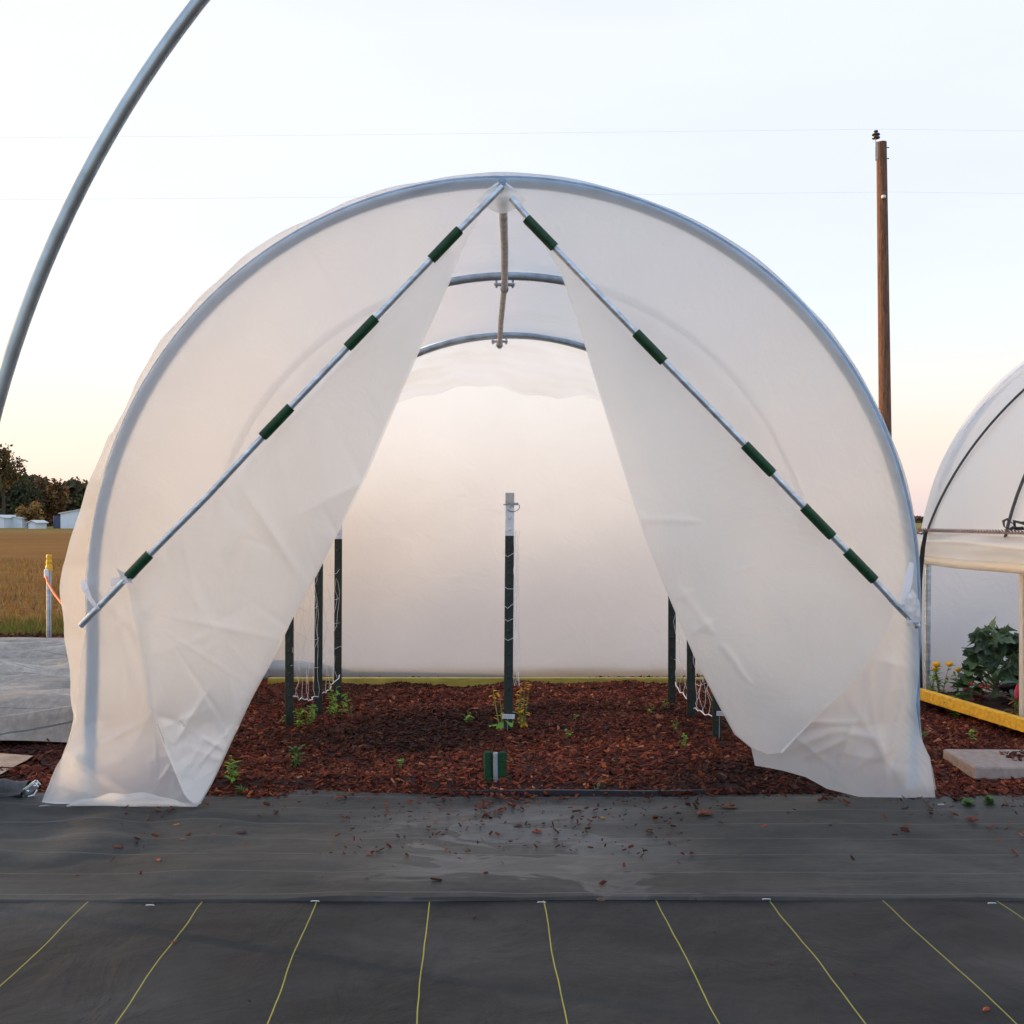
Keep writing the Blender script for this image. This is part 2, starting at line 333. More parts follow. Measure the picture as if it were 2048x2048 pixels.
def field_mat():
    m, t, b = mat('dry_field'); co = N(t, 'ShaderNodeTexCoord').outputs['Object']
    n = noise(t, .35, 6, .7, objco(t, (.25, 1, 1))); n2 = noise(t, 4, 5, .7, objco(t, (.6, 1, 1)))
    n3 = noise(t, .03, 4, .6, objco(t, (.3, 1.4, 1)))
    f = M(t, 'ADD', M(t, 'MULTIPLY', n, .4), M(t, 'ADD', M(t, 'MULTIPLY', n2, .3), M(t, 'MULTIPLY', n3, .3)))
    c = ramp(t, f, [(.33, (.07, .038, .012)), (.44, (.14, .068, .018)), (.52, (.24, .105, .022)), (.62, (.22, .135, .03)), (.72, (.13, .13, .03))])
    sp = N(t, 'ShaderNodeSeparateXYZ'); L(t, co, sp.inputs[0])
    far = M(t, 'DIVIDE', M(t, 'SUBTRACT', sp.outputs[1], 60), 120, clamp=True)
    mx = N(t, 'ShaderNodeMix', data_type='RGBA'); L(t, far, mx.inputs[0]); L(t, c, mx.inputs[6]); mx.inputs[7].default_value = (.24, .20, .055, 1)
    grn = ramp(t, sp.outputs[1], [(0, (0, 0, 0)), (1, (0, 0, 0))])
    band = M(t, 'MULTIPLY', M(t, 'GREATER_THAN', sp.outputs[1], 8.4), M(t, 'SUBTRACT', 1, M(t, 'DIVIDE', M(t, 'SUBTRACT', sp.outputs[1], 8.4), 1.3), clamp=True))
    mx2 = N(t, 'ShaderNodeMix', data_type='RGBA'); L(t, band, mx2.inputs[0]); L(t, mx.outputs[2], mx2.inputs[6]); mx2.inputs[7].default_value = (.07, .10, .012, 1)
    L(t, mx2.outputs[2], b.inputs['Base Color']); b.inputs['Roughness'].default_value = .95; b.inputs['Specular IOR Level'].default_value = .1
    bump(t, b, n2, .6, .2); return m
FIELD = field_mat()

# ------------------------------------------------------------------ setting: field, mulch, cloths
gx = np.linspace(-1, 1, 121); gx = np.sign(gx)*np.abs(gx)**3*2500
GX, GY = np.meshgrid(gx, gx); GZ = np.full_like(GX, -.05)
nf = Noise2(3, .4, 3); near_ = np.exp(-((GX)**2+(GY-20)**2)/60**2); GZ = GZ+nf(GX, GY)*.012*near_
tag(grid_obj('ground', np.stack([GX, GY, GZ], -1), FIELD), kind='structure')

def rear_edge(x): return 3.60+.018*np.sin(x*2.3+1)+.012*np.sin(x*6.1)-.045*np.exp(-((x-.25)/.55)**2)
nm = Noise2(5, 9, 4); nm2 = Noise2(6, 1.2, 2)
def mulch_z(x, y):
    z = .016+.012*nm2(x, y)+.008*nm(x, y)
    return np.where((x > -1.9), np.minimum(z, -.006+np.maximum(y-rear_edge(x)+.02, 0)*.5), z)
x = np.linspace(-12, 5.5, 900); y = np.linspace(3.50, 8.55, 260); X, Y = np.meshgrid(x, y)
tag(grid_obj('mulch_bed', np.stack([X, Y+.03*np.sin(X*2.1)*(Y > 8), mulch_z(X, Y)], -1), MULCH), kind='structure')

# front cloth
nfa = Noise2(21, 2.2, 3, (1.6, .5)); nfb = Noise2(22, 7, 3, (.7, 1)); 
x = np.linspace(-7, 7, 700); y = np.linspace(-2.5, 2.66, 420); X, Y = np.meshgrid(x, y)
leftw = np.clip((-X-.2)/1.2, 0, 1)
Z = .002*nfb(X, Y)+leftw*.012*nfa(X*1.1+Y*1.0, Y-.4*X)
Z = Z*np.clip((2.66-Y)/.15, 0, 1)
tag(grid_obj('front_ground_cloth', np.stack([X, Y, Z], -1), FABF), kind='structure')
# rear cloth, lapped over the front one
def rear_edge(x): return 3.60+.018*np.sin(x*2.3+1)+.012*np.sin(x*6.1)-.045*np.exp(-((x-.25)/.55)**2)
nra = Noise2(23, 4.5, 3, (.35, 1.5)); nrb = Noise2(24, 13, 3, (.8, 1)); nrc = Noise2(25, 9, 3, (1, 1.4))
x = np.linspace(-7, 7, 800); v = np.linspace(0, 1, 200); X, V = np.meshgrid(x, v)
e0 = 2.585+.006*np.sin(X*1.9+.5)+.003*np.sin(X*7)
Y = e0+(rear_edge(X)-e0)*V
lw = np.clip((-X+.2)/1.5, 0, 1)
Z = .0075+.0012*nrb(X, Y)+.0025*nra(X, Y)+lw*.009*nrc(X, Y)+.012*np.exp(-((X+1.75)/.35)**2)*np.clip(V*2-1, 0, 1)*(1+nrc(X, Y))
ed = np.clip(V*(.99)/.012, 0, 1); Z = np.maximum(Z, .0045)
Z[0, :] = .0006; Y[0, :] -= .0005
Z[-1, :] = .004
tag(grid_obj('rear_ground_cloth', np.stack([X, Y, Z], -1), FABR), kind='structure')
# rumpled pale cloth on the left side
nsa = Noise2(31, 5.5, 3, (.35, 1.3)); nsb = Noise2(32, 14, 2, (.5, 1.1))
x = np.linspace(-9, -1.72, 420); v = np.linspace(0, 1, 260); X, V = np.meshgrid(x, v)
y0 = 4.18+.05*np.sin(X*2.2)-.20*(X+1.75)*.35; Y = y0+(7.86-y0)*V
Z = .095+(.045*nsa(X*.8+.3*Y, Y-.30*X)+.020*nsb(X*.6, Y-.25*X))*np.clip((1-V)*5, .15, 1)-.04*np.clip(1-(1-V)*5, 0, 1); Z *= np.clip(V/.02, .15, 1)*1.0
Z = np.maximum(Z, .046+.004*nsb(X, Y))
side = grid_obj('side_ground_cloth', np.stack([X, Y, Z], -1), FABS); tag(side, kind='structure')
# unseen grey sheet added behind the tunnels to grey the light through the rear film
x = np.linspace(-2.1, 12, 160); y = np.linspace(6.32, 24, 160); X, Y = np.meshgrid(x, y)
tag(grid_obj('added_toning_sheet', np.stack([X, Y, .045+.012*nsa(X, Y)], -1), simple('grey_toning_sheet', (.15, .17, .20), .8, 0, 2, .25, .3, .01)), kind='structure')
# small sandy flap of cloth beside the left foot of the tunnel
x = np.linspace(-3.2, -1.98, 90); v = np.linspace(0, 1, 40); X, V = np.meshgrid(x, v)
Y = 3.66+(.30+.10*np.sin(X*5))*V; Z = .034+.010*nsa(X*2, Y*2); Z[0] = .012; Z[-1] = .02
SAND = simple('sandy_cloth', (.34, .24, .17), .85, 0, 18, .3, .4, .004)
tag(grid_obj('cloth_offcut', np.stack([X, Y, Z], -1), SAND), 'sandy pale scrap of ground cloth lying on mulch left of the open tunnel', 'cloth')

# bark chips: one mass
def chips(n, xs, ys, zf, smin=.006, smax=.022, keep=None):
    px = rng.uniform(*xs, n); py = rng.uniform(*ys, n)
    if keep is not None:
        k = keep(px, py); px, py = px[k], py[k]; n = len(px)
    ln = rng.uniform(smin, smax, n)*rng.choice([1, 1, 1, 1.5], n); wd = ln*rng.uniform(.22, .55, n); a = rng.uniform(0, np.pi, n)
    ti = rng.normal(0, .33, n); ro = rng.normal(0, .45, n); z = zf(px, py)+rng.uniform(.001, .005, n)*(1+.5*(ln > .012))
    ux = np.stack([np.cos(a)*np.cos(ti), np.sin(a)*np.cos(ti), np.sin(ti)], -1)
    vx = np.stack([-np.sin(a)*np.cos(ro), np.cos(a)*np.cos(ro), np.sin(ro)], -1); w = np.cross(ux, vx)
    c = np.stack([px, py, z], -1); th = (wd*rng.uniform(.15, .5, n))[:, None]
    ux = ux*ln[:, None]; vx = vx*wd[:, None]; w = w*th
    tap = rng.uniform(.3, 1, n)[:, None]
    p0, p1, p2, p3 = c-ux-vx*tap+w, c+ux-vx+w*.6, c+ux*rng.uniform(.6, 1.1, n)[:, None]+vx*tap+w, c-ux*.8+vx+w*.7
    q0, q1, q2, q3 = p0-2*w, p1-2*w, p2-2*w, p3-2*w
    V = np.stack([np.stack(f, 1) for f in ((p0, p1, p2, p3), (q0, q1, p1, p0), (q1, q2, p2, p1), (q2, q3, p3, p2), (q3, q0, p0, p3))], 1).reshape(-1, 4, 3)
    pal = np.array([(.085, .026, .016), (.13, .040, .024), (.05, .017, .012), (.17, .060, .032), (.24, .11, .065), (.32, .19, .13), (.10, .02, .018), (.2, .07, .02)])
    ci = rng.choice(len(pal), n, p=[.27, .23, .2, .12, .06, .025, .065, .03]); patch = np.clip(.95+.35*nm2(px*2.2, py*2.6)+.30*nm(px*.35, py*.5), .35, 1.5); cc = pal[ci]*np.array([.74,.47,.35])*(rng.uniform(.6, 1.4, n)*patch)[:, None]
    return V, np.repeat(cc, 5, 0)
A = chips(78000, (-1.85, 3.3), (3.54, 6.2), mulch_z, .004, .0155)
Bc = chips(5000, (-4.5, -1.7), (3.62, 4.35), mulch_z)
Cc = chips(5000, (-7, -1.7), (7.85, 8.6), mulch_z, .01, .03)
Dc = chips(5200, (-1.7, 2.2), (3.45, 3.66), lambda a, b: np.full_like(a, .0085), .004, .015, lambda a, b: (b > rear_edge(a)-.012-.05*np.clip(np.sin(a*5.3)+np.sin(a*12.7), 0, 2)*rng.uniform(0, 1, len(a))**2))
VV = np.concatenate([A[0], Bc[0], Cc[0], Dc[0]]); CC = np.concatenate([A[1], Bc[1], Cc[1], Dc[1]])
tag(soup_obj('bark_mulch', VV, CHIP, CC), 'reddish brown shredded bark mulch covering the bed', 'mulch', kind='stuff')
# crumbs spilled on the cloth
def spill(px, py):
    d = np.exp(-(3.6-py)/.20)*(.35+.65*(np.sin(px*3.7+1)*.5+.5)); d = d*(np.clip(np.sin(px*9+py*6)+np.sin(px*17-py*11+2)+.6, .12, 2)); return rng.uniform(0, 1, len(px)) < d*.6
Ec = chips(8500, (-1.4, 2.0), (2.62, 3.6), lambda a, b: np.full_like(a, .0125), .003, .011, spill)
Fc = chips(45, (-2.4, 2.6), (1.6, 2.6), lambda a, b: np.full_like(a, .004), .002, .005)
Gc = chips(260, (-.6, .6), (2.9, 3.5), lambda a, b: np.full_like(a, .012), .003, .008)
tag(soup_obj('bark_crumbs', np.concatenate([Ec[0], Fc[0], Gc[0]]), CHIP, np.concatenate([Ec[1], Fc[1], Gc[1]])), 'dark bark crumbs scattered over the black ground cloth', 'bark', kind='stuff')

# grass blades at the field edge
def blades(n, xs, ys, h, cols, name, label):
    px = rng.uniform(*xs, n); py = ys[0]+(ys[1]-ys[0])*rng.uniform(0, 1, n)**1.6; a = rng.uniform(0, np.pi, n); hh = rng.uniform(*h, n); w = rng.uniform(.003, .008, n)
    b = np.stack([px, py, np.full(n, -.05)], -1); d = np.stack([np.cos(a), np.sin(a), np.zeros(n)], -1)*w[:, None]
    tip = b+np.stack([rng.normal(0, .35, n)*hh, rng.normal(0, .35, n)*hh, hh], -1)
    V = np.stack([b-d, b+d, tip], 1); cs = np.array(cols)[rng.integers(0, len(cols), n)]*rng.uniform(.7, 1.3, n)[:, None]
    return tag(soup_obj(name, V, GRASS, cs, k=3), label, 'grass', kind='stuff')
blades(26000, (-9, 3), (8.5, 10.2), (.05, .13), [(.07, .13, .012), (.11, .15, .02), (.16, .13, .03), (.20, .10, .03)], 'green_grass', 'low green grass along the near edge of the field')
blades(30000, (-14, 3), (9.4, 26), (.05, .13), [(.26, .13, .03), (.20, .09, .025), (.30, .18, .05), (.12, .06, .02), (.22, .19, .05)], 'dry_grass', 'dry orange brown grass of the field')

# ------------------------------------------------------------------ far trees, woodland, buildings
def crown(n, c, r, size, cols, seed, gap=.35, flat=1.0):
    g = np.random.default_rng(seed); k = max(6, n//90)
    cc = g.normal(0, .5, (k, 3)); cc /= np.maximum(1, np.linalg.norm(cc, axis=1))[:, None]
    i = g.integers(0, k, n); p = cc[i]+g.normal(0, gap*.45, (n, 3)); p *= np.array(r); p += np.array(c)
    a = g.normal(0, 1, (n, 3)); a /= np.linalg.norm(a, axis=1)[:, None]; b = np.cross(a, g.normal(0, 1, (n, 3))); b /= np.linalg.norm(b, axis=1)[:, None]
    s = size*g.uniform(.5, 1.2, n)[:, None]
    V = np.stack([p-a*s, p-b*s*.6, p+a*s, p+b*s*.6], 1)
    tone = g.uniform(.55, 1.4, k)[i]*g.uniform(.8, 1.2, n)
    return V, np.array(cols)[g.integers(0, len(cols), n)]*tone[:, None]*1.7
def tree(name, px, Y, top, wid, lo, cols, label, seed, n=2600, gap=.35, size=.35, cat='tree', trunk_r=.25):
    X = (px-1024)/F*Y; ztop = CZ+(HZ-top)/F*Y; zlo = CZ+(HZ-lo)/F*Y; zb = -.05
    e = tag(empty(name, (X, Y, zb)), label, cat, 'trees across the field')
    w = wid/F*Y/2; V, C_ = crown(n, (X, Y, (ztop+zlo)/2), (w*1.0, w, (ztop-zlo)/2*.95), size, cols, seed, gap)
    soup_obj('crown', V, FOL, C_, e)
    m = MB(); m.tube([(X, Y, zb), (X+.1, Y, zlo*.6+.4), (X, Y, (ztop+zlo)/2), (X+w*.1, Y, ztop*.92)], [trunk_r*1.3, trunk_r, trunk_r*.6, .06], 7)
    g = random.Random(seed)
    for k in range(9):
        z0 = zlo+(ztop-zlo)*g.uniform(-.05, .6); a = g.uniform(0, 6.28); l = w*g.uniform(.5, .9)
        m.tube([(X, Y, z0), (X+math.cos(a)*l*.5, Y+math.sin(a)*l*.5, z0+l*.35), (X+math.cos(a)*l, Y+math.sin(a)*l, z0+l*.8)], [trunk_r*.45, trunk_r*.3, .03], 5)
    m.build('trunk', BARK, e, True); return e
DG = [(.020, .028, .010), (.028, .036, .013), (.035, .030, .012)]
RB = [(.10, .040, .018), (.075, .034, .016), (.055, .035, .015)]
OR_ = [(.16, .08, .02), (.12, .075, .02), (.10, .06, .02)]
OL = [(.055, .052, .015), (.04, .045, .014)]
tree('tall_tree', 6, 150, 884, 70, 985, [(.07, .05, .015), (.045, .045, .015), (.10, .06, .02)], 'tall sparse tree rising highest at the left edge of the field', 41, 2300, .30, .30)
tree('broad_tree', 18, 165, 948, 110, 1040, DG, 'broad dark green tree below the tall sparse one', 42, 4200, .5, .38)
tree('bushy_tree', 82, 175, 966, 56, 1046, RB, 'reddish brown round tree right of the dark green one', 43, 3000, .45, .36)
tree('autumn_tree', 112, 170, 968, 38, 1042, RB+OR_, 'narrow rusty tree directly left of the white barn', 44, 2400, .45, .34)
tree('autumn_shrub', 62, 140, 1008, 44, 1048, OR_, 'low yellow orange shrub tree in front of the tree line', 45, 1800, .45, .26, trunk_r=.12)
tree('olive_tree', 156, 190, 962, 62, 1040, OL, 'olive green domed tree behind the white barn', 46, 3200, .5, .38)
tree('dusky_tree', 196, 195, 966, 56, 1040, DG, 'dark tree just right of the barn, half hidden by film', 47, 2800, .5, .4)
def belt(n, a0, a1, d0, d1, hmin, hmax, seed):
    g = np.random.default_rng(seed); a = np.radians(g.uniform(a0, a1, n)); d = g.uniform(d0, d1, n)
    hh = hmin+(hmax-hmin)*(.5+.22*np.sin(a*37)+.16*np.sin(a*91+1)+.12*np.sin(a*230)); z = hh*g.uniform(0, 1, n)**.75
    p = np.stack([np.sin(a)*d, np.cos(a)*d, z], -1); u = g.normal(0, 1, (n, 3)); u /= np.linalg.norm(u, axis=1)[:, None]; w = np.cross(u, g.normal(0, 1, (n, 3))); w /= np.linalg.norm(w, axis=1)[:, None]
    s = g.uniform(.5, 1.5, n)[:, None]; V = np.stack([p-u*s, p-w*s, p+u*s, p+w*s], 1)
    pal = np.array([(.03, .032, .014), (.045, .035, .018), (.075, .035, .018), (.04, .045, .015), (.06, .05, .02)])
    blk = (np.sin(a*60)+np.sin(a*140+2)+2)/4*4.99; return V, pal[np.clip(blk+g.normal(0, .6, n), 0, 4).astype(int)]*1.7*g.uniform(.6, 1.3, n)[:, None]
b1 = belt(26000, -48, -20, 205, 225, 5, 10.5, 61); b2 = belt(12000, -20, 60, 420, 450, 1, 3.4, 62)
tag(soup_obj('woodland', np.concatenate([b1[0], b2[0]]), FOL, np.concatenate([b1[1], b2[1]])), 'dark far wood closing the field along the horizon', 'woodland', kind='stuff')

def shed(name, x0, x1, ytop, ybot, Y, depth, mat_w, label, ridge=None, extra=None):
    X0, X1 = (x0-1024)/F*Y, (x1-1024)/F*Y; zt = CZ+(HZ-ytop)/F*Y; zb = -.06; zr = CZ+(HZ-(ridge or ytop-3))/F*Y
    e = tag(empty(name, ((X0+X1)/2, Y, zb)), label, 'building', 'pale buildings across the field'); xm = (X0+X1)/2
    m = MB(); m.add([(X0, Y, zb), (X1, Y, zb), (X1, Y, zt), (xm, Y, zr), (X0, Y, zt), (X0, Y+depth, zb), (X1, Y+depth, zb), (X1, Y+depth, zt), (xm, Y+depth, zr), (X0, Y+depth, zt)],
          [(0, 1, 2, 3, 4), (9, 8, 7, 6, 5), (0, 4, 9, 5), (1, 6, 7, 2)]); m.build('wall', mat_w, e)
    r = MB(); t_ = .12
    for xa, za, xb, zb_ in ((X0-.2, zt-.05, xm, zr), (xm, zr, X1+.2, zt-.05)):
        r.add([(xa, Y-.2, za+.01), (xb, Y-.2, zb_+.01), (xb, Y+depth+.2, zb_+.01), (xa, Y+depth+.2, za+.01), (xa, Y-.2, za+t_), (xb, Y-.2, zb_+t_), (xb, Y+depth+.2, zb_+t_), (xa, Y+depth+.2, za+t_)],
              [(3, 2, 1, 0), (4, 5, 6, 7), (0, 1, 5, 4), (1, 2, 6, 5), (2, 3, 7, 6), (3, 0, 4, 7)])
    r.build('roof', BARNR, e); return e, X0, X1, zt
e, a, b_, zt = shed('barn', 121, 200, 1027, 1052, 130, 14, BARN, 'large white metal barn in front of the tree line', 1020)
MB().box(((a+b_)/2+1.1, 129.93, .75), (1.0, .1, 1.7)).build('door', BLUE, e)
la = (106-1024)/F*130
MB().box(((la+a)/2, 134, .8), (a-la-.01, 8, 1.7), bev=.05).build('lean_to', BLUE, e, label='dark blue lean-to')
shed('outbuilding', 14, 44, 1037, 1052, 138, 6, BARN, 'long low white outbuilding under the broad dark tree', 1034)
shed('storage_shed', -30, 8, 1036, 1052, 136, 6, BARN, 'white shed cut off by the left edge of the photo', 1031)
e, a, b_, zt = shed('small_shed', 57, 71, 1046, 1051, 125, 3, BARN, 'tiny white hut standing between outbuilding and barn', 1042)

# ------------------------------------------------------------------ utility pole and wires
def pole():
    Yp = 24.5; e = tag(empty('utility_pole', ((1772-1024)/F*Yp, Yp, -.05)), 'tall brown timber utility pole behind the right side of the tunnels', 'pole')
    tp = P(1763, 285, Yp); bt = ((1774-1024)/F*Yp, Yp, -.3)
    m = MB(); m.tube([bt, tp], [.165, .125], 20); m.build('pole', POLE, e, True)
    m = MB(); m.tube([P(1751, 322, Yp-.1), P(1751, 276, Yp-.1)], .014, 8); m.box(P(1753.5, 302, Yp-.1), (.035, .05, .46), bev=.006); m.build('bracket', GALVD, e)
    c = P(1752, 278, Yp-.1); m = MB(); m.lathe(c, [(.03, 0), (.095, .015), (.10, .04), (.05, .07), (.05, .09), (.10, .10), (.095, .125), (.05, .15), (.035, .17), (.055, .185), (.05, .21), (.015, .22)], 16)
    m.build('insulator', simple('glazed_ceramic', (.05, .05, .06), .25, 0, 10, .2, 0), e, True)
    for yy in (295, 317):
        m = MB(); m.tube([P(1772, yy, Yp), P(1778, yy, Yp)], .016, 8); m.build('bolt', GALVD, e)
    m = MB(); c = P(1767, 393, Yp-.17); m.lathe((c[0], c[1], c[2]-.05), [(.02, 0), (.05, .015), (.055, .04), (.05, .075), (.02, .09)], 12); m.build('knob_insulator', WHITEP, e, True)
pole()
Yp = 24.4
for yy, lab in ((263, 'faint upper power line running from the pole top'), (393, 'faint lower power line running from the white knob')):
    m = MB(); X1 = P(1752 if yy < 300 else 1767, yy, Yp)
    for sgn in (-1, 1):
        m.tube([(X1[0]+sgn*t*42, Yp-(.19 if yy > 300 else .1)+t*.8, X1[2]-4*t*(1-t)*.05+(.05 if yy > 300 else .02)) for t in np.linspace(0, 1, 24)], .0017, 5)
    tag(m.build('power_line', simple('grey_wire', (.55, .58, .62), .6, .3, 5, .1, 0)), lab, 'wire', 'power lines')

# ------------------------------------------------------------------ the open tunnel
RX, RZ, RR = -.035, .75, 1.538
YF, YM, YB = 3.61, 4.90, 6.15
tun = tag(empty('hoop_tunnel', (RX, YF, 0)), 'large white plastic hoop tunnel with its front flaps parted over red mulch', 'greenhouse')
def hoop_pts(y, rr, zc, dx=0, n=72, legl=0, legr=0):
    pts = [(RX+dx-rr+legl*(-.02), y, -.02), (RX+dx-rr, y, zc*.6)]
    pts += [(RX+dx-rr*math.cos(a), y, zc+rr*math.sin(a)) for a in np.linspace(0, math.pi, n)]
    pts += [(RX+dx+rr, y, zc*.6), (RX+dx+rr+legr*.02, y, -.02)]
    return pts
FRONTH = simple('front_hoop_steel', (.20, .30, .42), .45, .3, 14, .25, .15, .001)
def hoop(y, zc, dx=0, r=.021, mt=GALV):
    m = MB(); m.tube(hoop_pts(y, RR-.0, zc, dx, legl=1), r, 14); return m.build('hoop', mt, tun, True)
hoop(YF, RZ, 0, .0215, FRONTH)
zm = CZ+(HZ-560)/F*YM-RR+.02; zb = CZ+(HZ-677)/F*YB-RR+.02
hoop(YM, zm, .02, .021, GALVD); hoop(YB, zb, .02, .021, GALVD)
# ridge pipe in two lengths with clamps
rp = [(-.035, YF+.02, RZ+RR-.055), Vector(P(1009, 578, YM)), Vector(P(999, 690, YB-.02))]
m = MB(); m.tube([rp[0], Vector(rp[0]).lerp(rp[1], .5)+Vector((.004, 0, -.006)), rp[1], rp[1]+Vector((0, .05, .004))], .0165, 12)
m.tube([rp[1]+Vector((-.002, -.02, -.004)), rp[1].lerp(rp[2], .5)+Vector((-.004, 0, -.004)), rp[2]], .0155, 12); rid = m.build('ridge_pipe', simple('ridge_steel', (.40, .40, .38), .45, .6, 25, .35, .3, .002), tun, True)
for p in (rp[1], rp[2]):
    m = MB(); m.tube([p+Vector((0, -.016, -.002)), p+Vector((0, .012, -.002))], .021, 12); m.box(p+Vector((0, 0, .022)), (.105, .03, .012), bev=.003)
    for sx in (-1, 1): m.tube([p+Vector((sx*.042, 0, .005)), p+Vector((sx*.042, 0, .045))], .006, 6)
    m.build('clamp', GALVD, rid, True)

# cover film over the hoops
na = Noise2(71, 3, 4); nb = Noise2(72, 9, 3, (1, .5))
sL = RZ; total = 2*sL+math.pi*(RR+.03); s = np.linspace(0, total, 420); v = np.linspace(0, 1, 90)
Sg, Vg = np.meshgrid(s, v)
e0 = 3.545+.016*np.sin(s*5.1)+.010*np.sin(s*13+1)+.006*np.sin(s*31); e0 = e0+np.clip((s-(sL+1.0))/.8, 0, 1)*.75*(3.592-e0); e0 = e0+np.clip((s-(total-sL-1.6))/1.0, 0, 1)*(3.597-e0); Yg = e0[None, :]+(6.20-e0[None, :])*Vg
rr = RR+.0235
ang = np.clip((Sg-sL)/(rr), 0, math.pi)
hp = [(YF, RZ), (YM, zm), (YB, zb)]; zc = np.interp(Yg, [p[0] for p in hp], [p[1] for p in hp])
sagt = np.where(Yg < YF, 0, np.where(Yg < YM, (Yg-YF)/(YM-YF), (Yg-YM)/(YB-YM))); sag = np.sin(np.clip(sagt, 0, 1)*np.pi)*.035
wr = .007*na(Sg, Yg*1.2)*np.where(Yg < YF, .7, .8)+.0028*nb(Sg, Yg); puff = np.where(Yg < YF, .0+.007*np.clip(na(Sg*.8, Sg*.3), 0, 1.5), 0)
re = rr-sag*.8+wr+puff
Xg = RX-re*np.cos(ang); Zg = zc+re*np.sin(ang)
legz = np.where(Sg < sL, Sg/sL*zc, np.where(Sg > sL+math.pi*rr, (total-Sg)/(total-sL-math.pi*rr)*zc, Zg)); Zg = np.where((Sg < sL) | (Sg > sL+math.pi*rr), legz, Zg)
dL = np.interp(Zg, [0, .1, .2, .3, .45, .6, .85, 1.0, 1.2], [.13, .09, .05, .02, .045, .06, .058, .03, .008])*np.exp(-np.maximum(Yg-3.5, 0)/.5)
dR = np.interp(Zg, [0, .1, .2, .4, 1.2], [.075, .055, .012, -.004, 0])*np.exp(-np.maximum(Yg-3.5, 0)/.5)
Xg = np.where(Sg < sL+.6, Xg-dL, Xg); Xg = np.where(Sg > total-sL-.6, Xg+dR, Xg)
Zg = np.where(Zg < 0.002, .004, Zg)
grid_obj('cover_film', np.stack([Xg, Yg, Zg], -1), COVER, tun)
# rear wall film and its loose flap
u = np.linspace(-1, 1, 160); v = np.linspace(0, 1, 120); U, V = np.meshgrid(u, v); nr = Noise2(75, 2.5, 3)
rw = RR+.015; Xr = RX+.02+U*rw; zt = zb+np.sqrt(np.maximum(rw**2-(U*rw)**2, 0)); Zr = V*zt
grid_obj('rear_wall', np.stack([Xr, 6.185+.028*nr(Xr*.8, Zr*.6)*np.sin(V*np.pi)+.035*np.sin(V*np.pi), Zr], -1)[:, ::-1], WALLF, tun)
u = np.linspace(-.80, .80, 150); v = np.linspace(0, 1, 40); U, V = np.meshgrid(u, v); rw = RR-.01
Xr = RX+.02+U*rw; zt = zb+np.sqrt(np.maximum(rw**2-(U*rw)**2, 0))
ext = .30+.045*np.sin(U*4.2+.9)+.02*np.sin(U*13)+.008*np.sin(U*37)-.16*np.abs(U)**2
grid_obj('rear_flap', np.stack([Xr, 6.125+.012*nr(Xr*3, V*3)+V*.02, zt-V*ext-.005], -1), film('flap_film', (.96, .95, .94), clear=.8, rough=.5, ior=1.15, wr=.3, see=.3), tun)
# yellow bottom board at the back
MB().box((-.02, 6.02, .005), (3.0, .04, .07), bev=.004).build('base_board', OLIVE, tun)

# front flaps
def circ(a): return (948-(775+10)*math.cos(R(a)) if True else 0, 1120-(775+10)*math.sin(R(a)))
def panel(outer, inner, hem, Yo, seed, cspec, cols_=90, rows_=340, hemY=3.42, ytop=3.582, bulge=.012, k=7, xr=None):
    v = np.linspace(0, 1, rows_)**1.0; u = np.linspace(0, 1, cols_)
    Lp = poly(outer, v); Rp = poly(inner, v); B = poly(hem, u)
    G = Lp[:, None, :]*(1-u)[None, :, None]+Rp[:, None, :]*u[None, :, None]
    lin = Lp[-1][None, :]*(1-u)[:, None]+Rp[-1][None, :]*u[:, None]
    G = G+(v**k)[:, None, None]*(B-lin)[None]
    qx, qy = G[..., 0], G[..., 1]
    Yb = ytop+(hemY-ytop)*np.clip((qy-1360)/(1525-1360), 0, 1)**1.6+Yo
    X0, Z0 = (qx*S-1024)/F*Yb, CZ-(qy*S-HZ)/F*Yb
    g1 = Noise2(seed, 2.0, 3, (1, .6)); d = bulge*g1(X0, Z0)
    cs = creases(seed+1, 48, X0.min(), X0.max(), 0, 2.2, .28, .018, .022)+creases(seed+2, 55, X0.min(), X0.max(), 0, 1.0, .10, .008, .011)+creases(seed+3, 60, X0.min(), X0.max(), 0, .30, .09, .009, .022)
    for (ax, ay, bx, by, w, am) in cspec:
        A_ = Q(ax, ay, 3.55); B_ = Q(bx, by, 3.55); th = math.atan2(B_[2]-A_[2], B_[0]-A_[0]); le = math.hypot(B_[0]-A_[0], B_[2]-A_[2])/2
        cs.append(((A_[0]+B_[0])/2, (A_[2]+B_[2])/2, th, le*1.1, w, am))
    d = d+apply_creases(cs, X0, Z0)*np.clip((.05+(1-v)[:, None]*6), .2, 1)*np.clip(1.15-.55*Z0, .25, 1)
    eg = np.exp(-(u/.09)**2)[None, :]; d = d*(1-eg*.85)+eg*.0035*np.sin(v*420+u[None, :]*90+3*np.sin(v*60))[:, None].reshape(len(v), -1)[:, :1] if False else d*(1-eg*.85)+(eg*.0011 if Yo == 0 else 0)*np.sin((v*330+3*np.sin(v*47))[:, None]+u[None, :]*160)*np.clip((v-.35)*4, 0, 1)[:, None]
    Yn = np.where(Z0 > .05, np.minimum(Yb-d, 3.585+Yo), Yb-d)
    # stay at the picture position: move along the vertical plane only in depth, scale kept by small size of d
    Z0 = np.maximum(Z0, .0125)
    return np.stack([X0, Yn, Z0], -1)
outL = [circ(a) for a in np.linspace(89, 2, 40)]+[(163, 1180), (152, 1240), (146, 1300), (142, 1370), (128, 1410), (104, 1450), (86, 1495), (77, 1519)]
outL = [(948-785*math.cos(R(a)), 1120-785*math.sin(R(a))) for a in np.linspace(88.6, 1, 40)]+outL[40:]
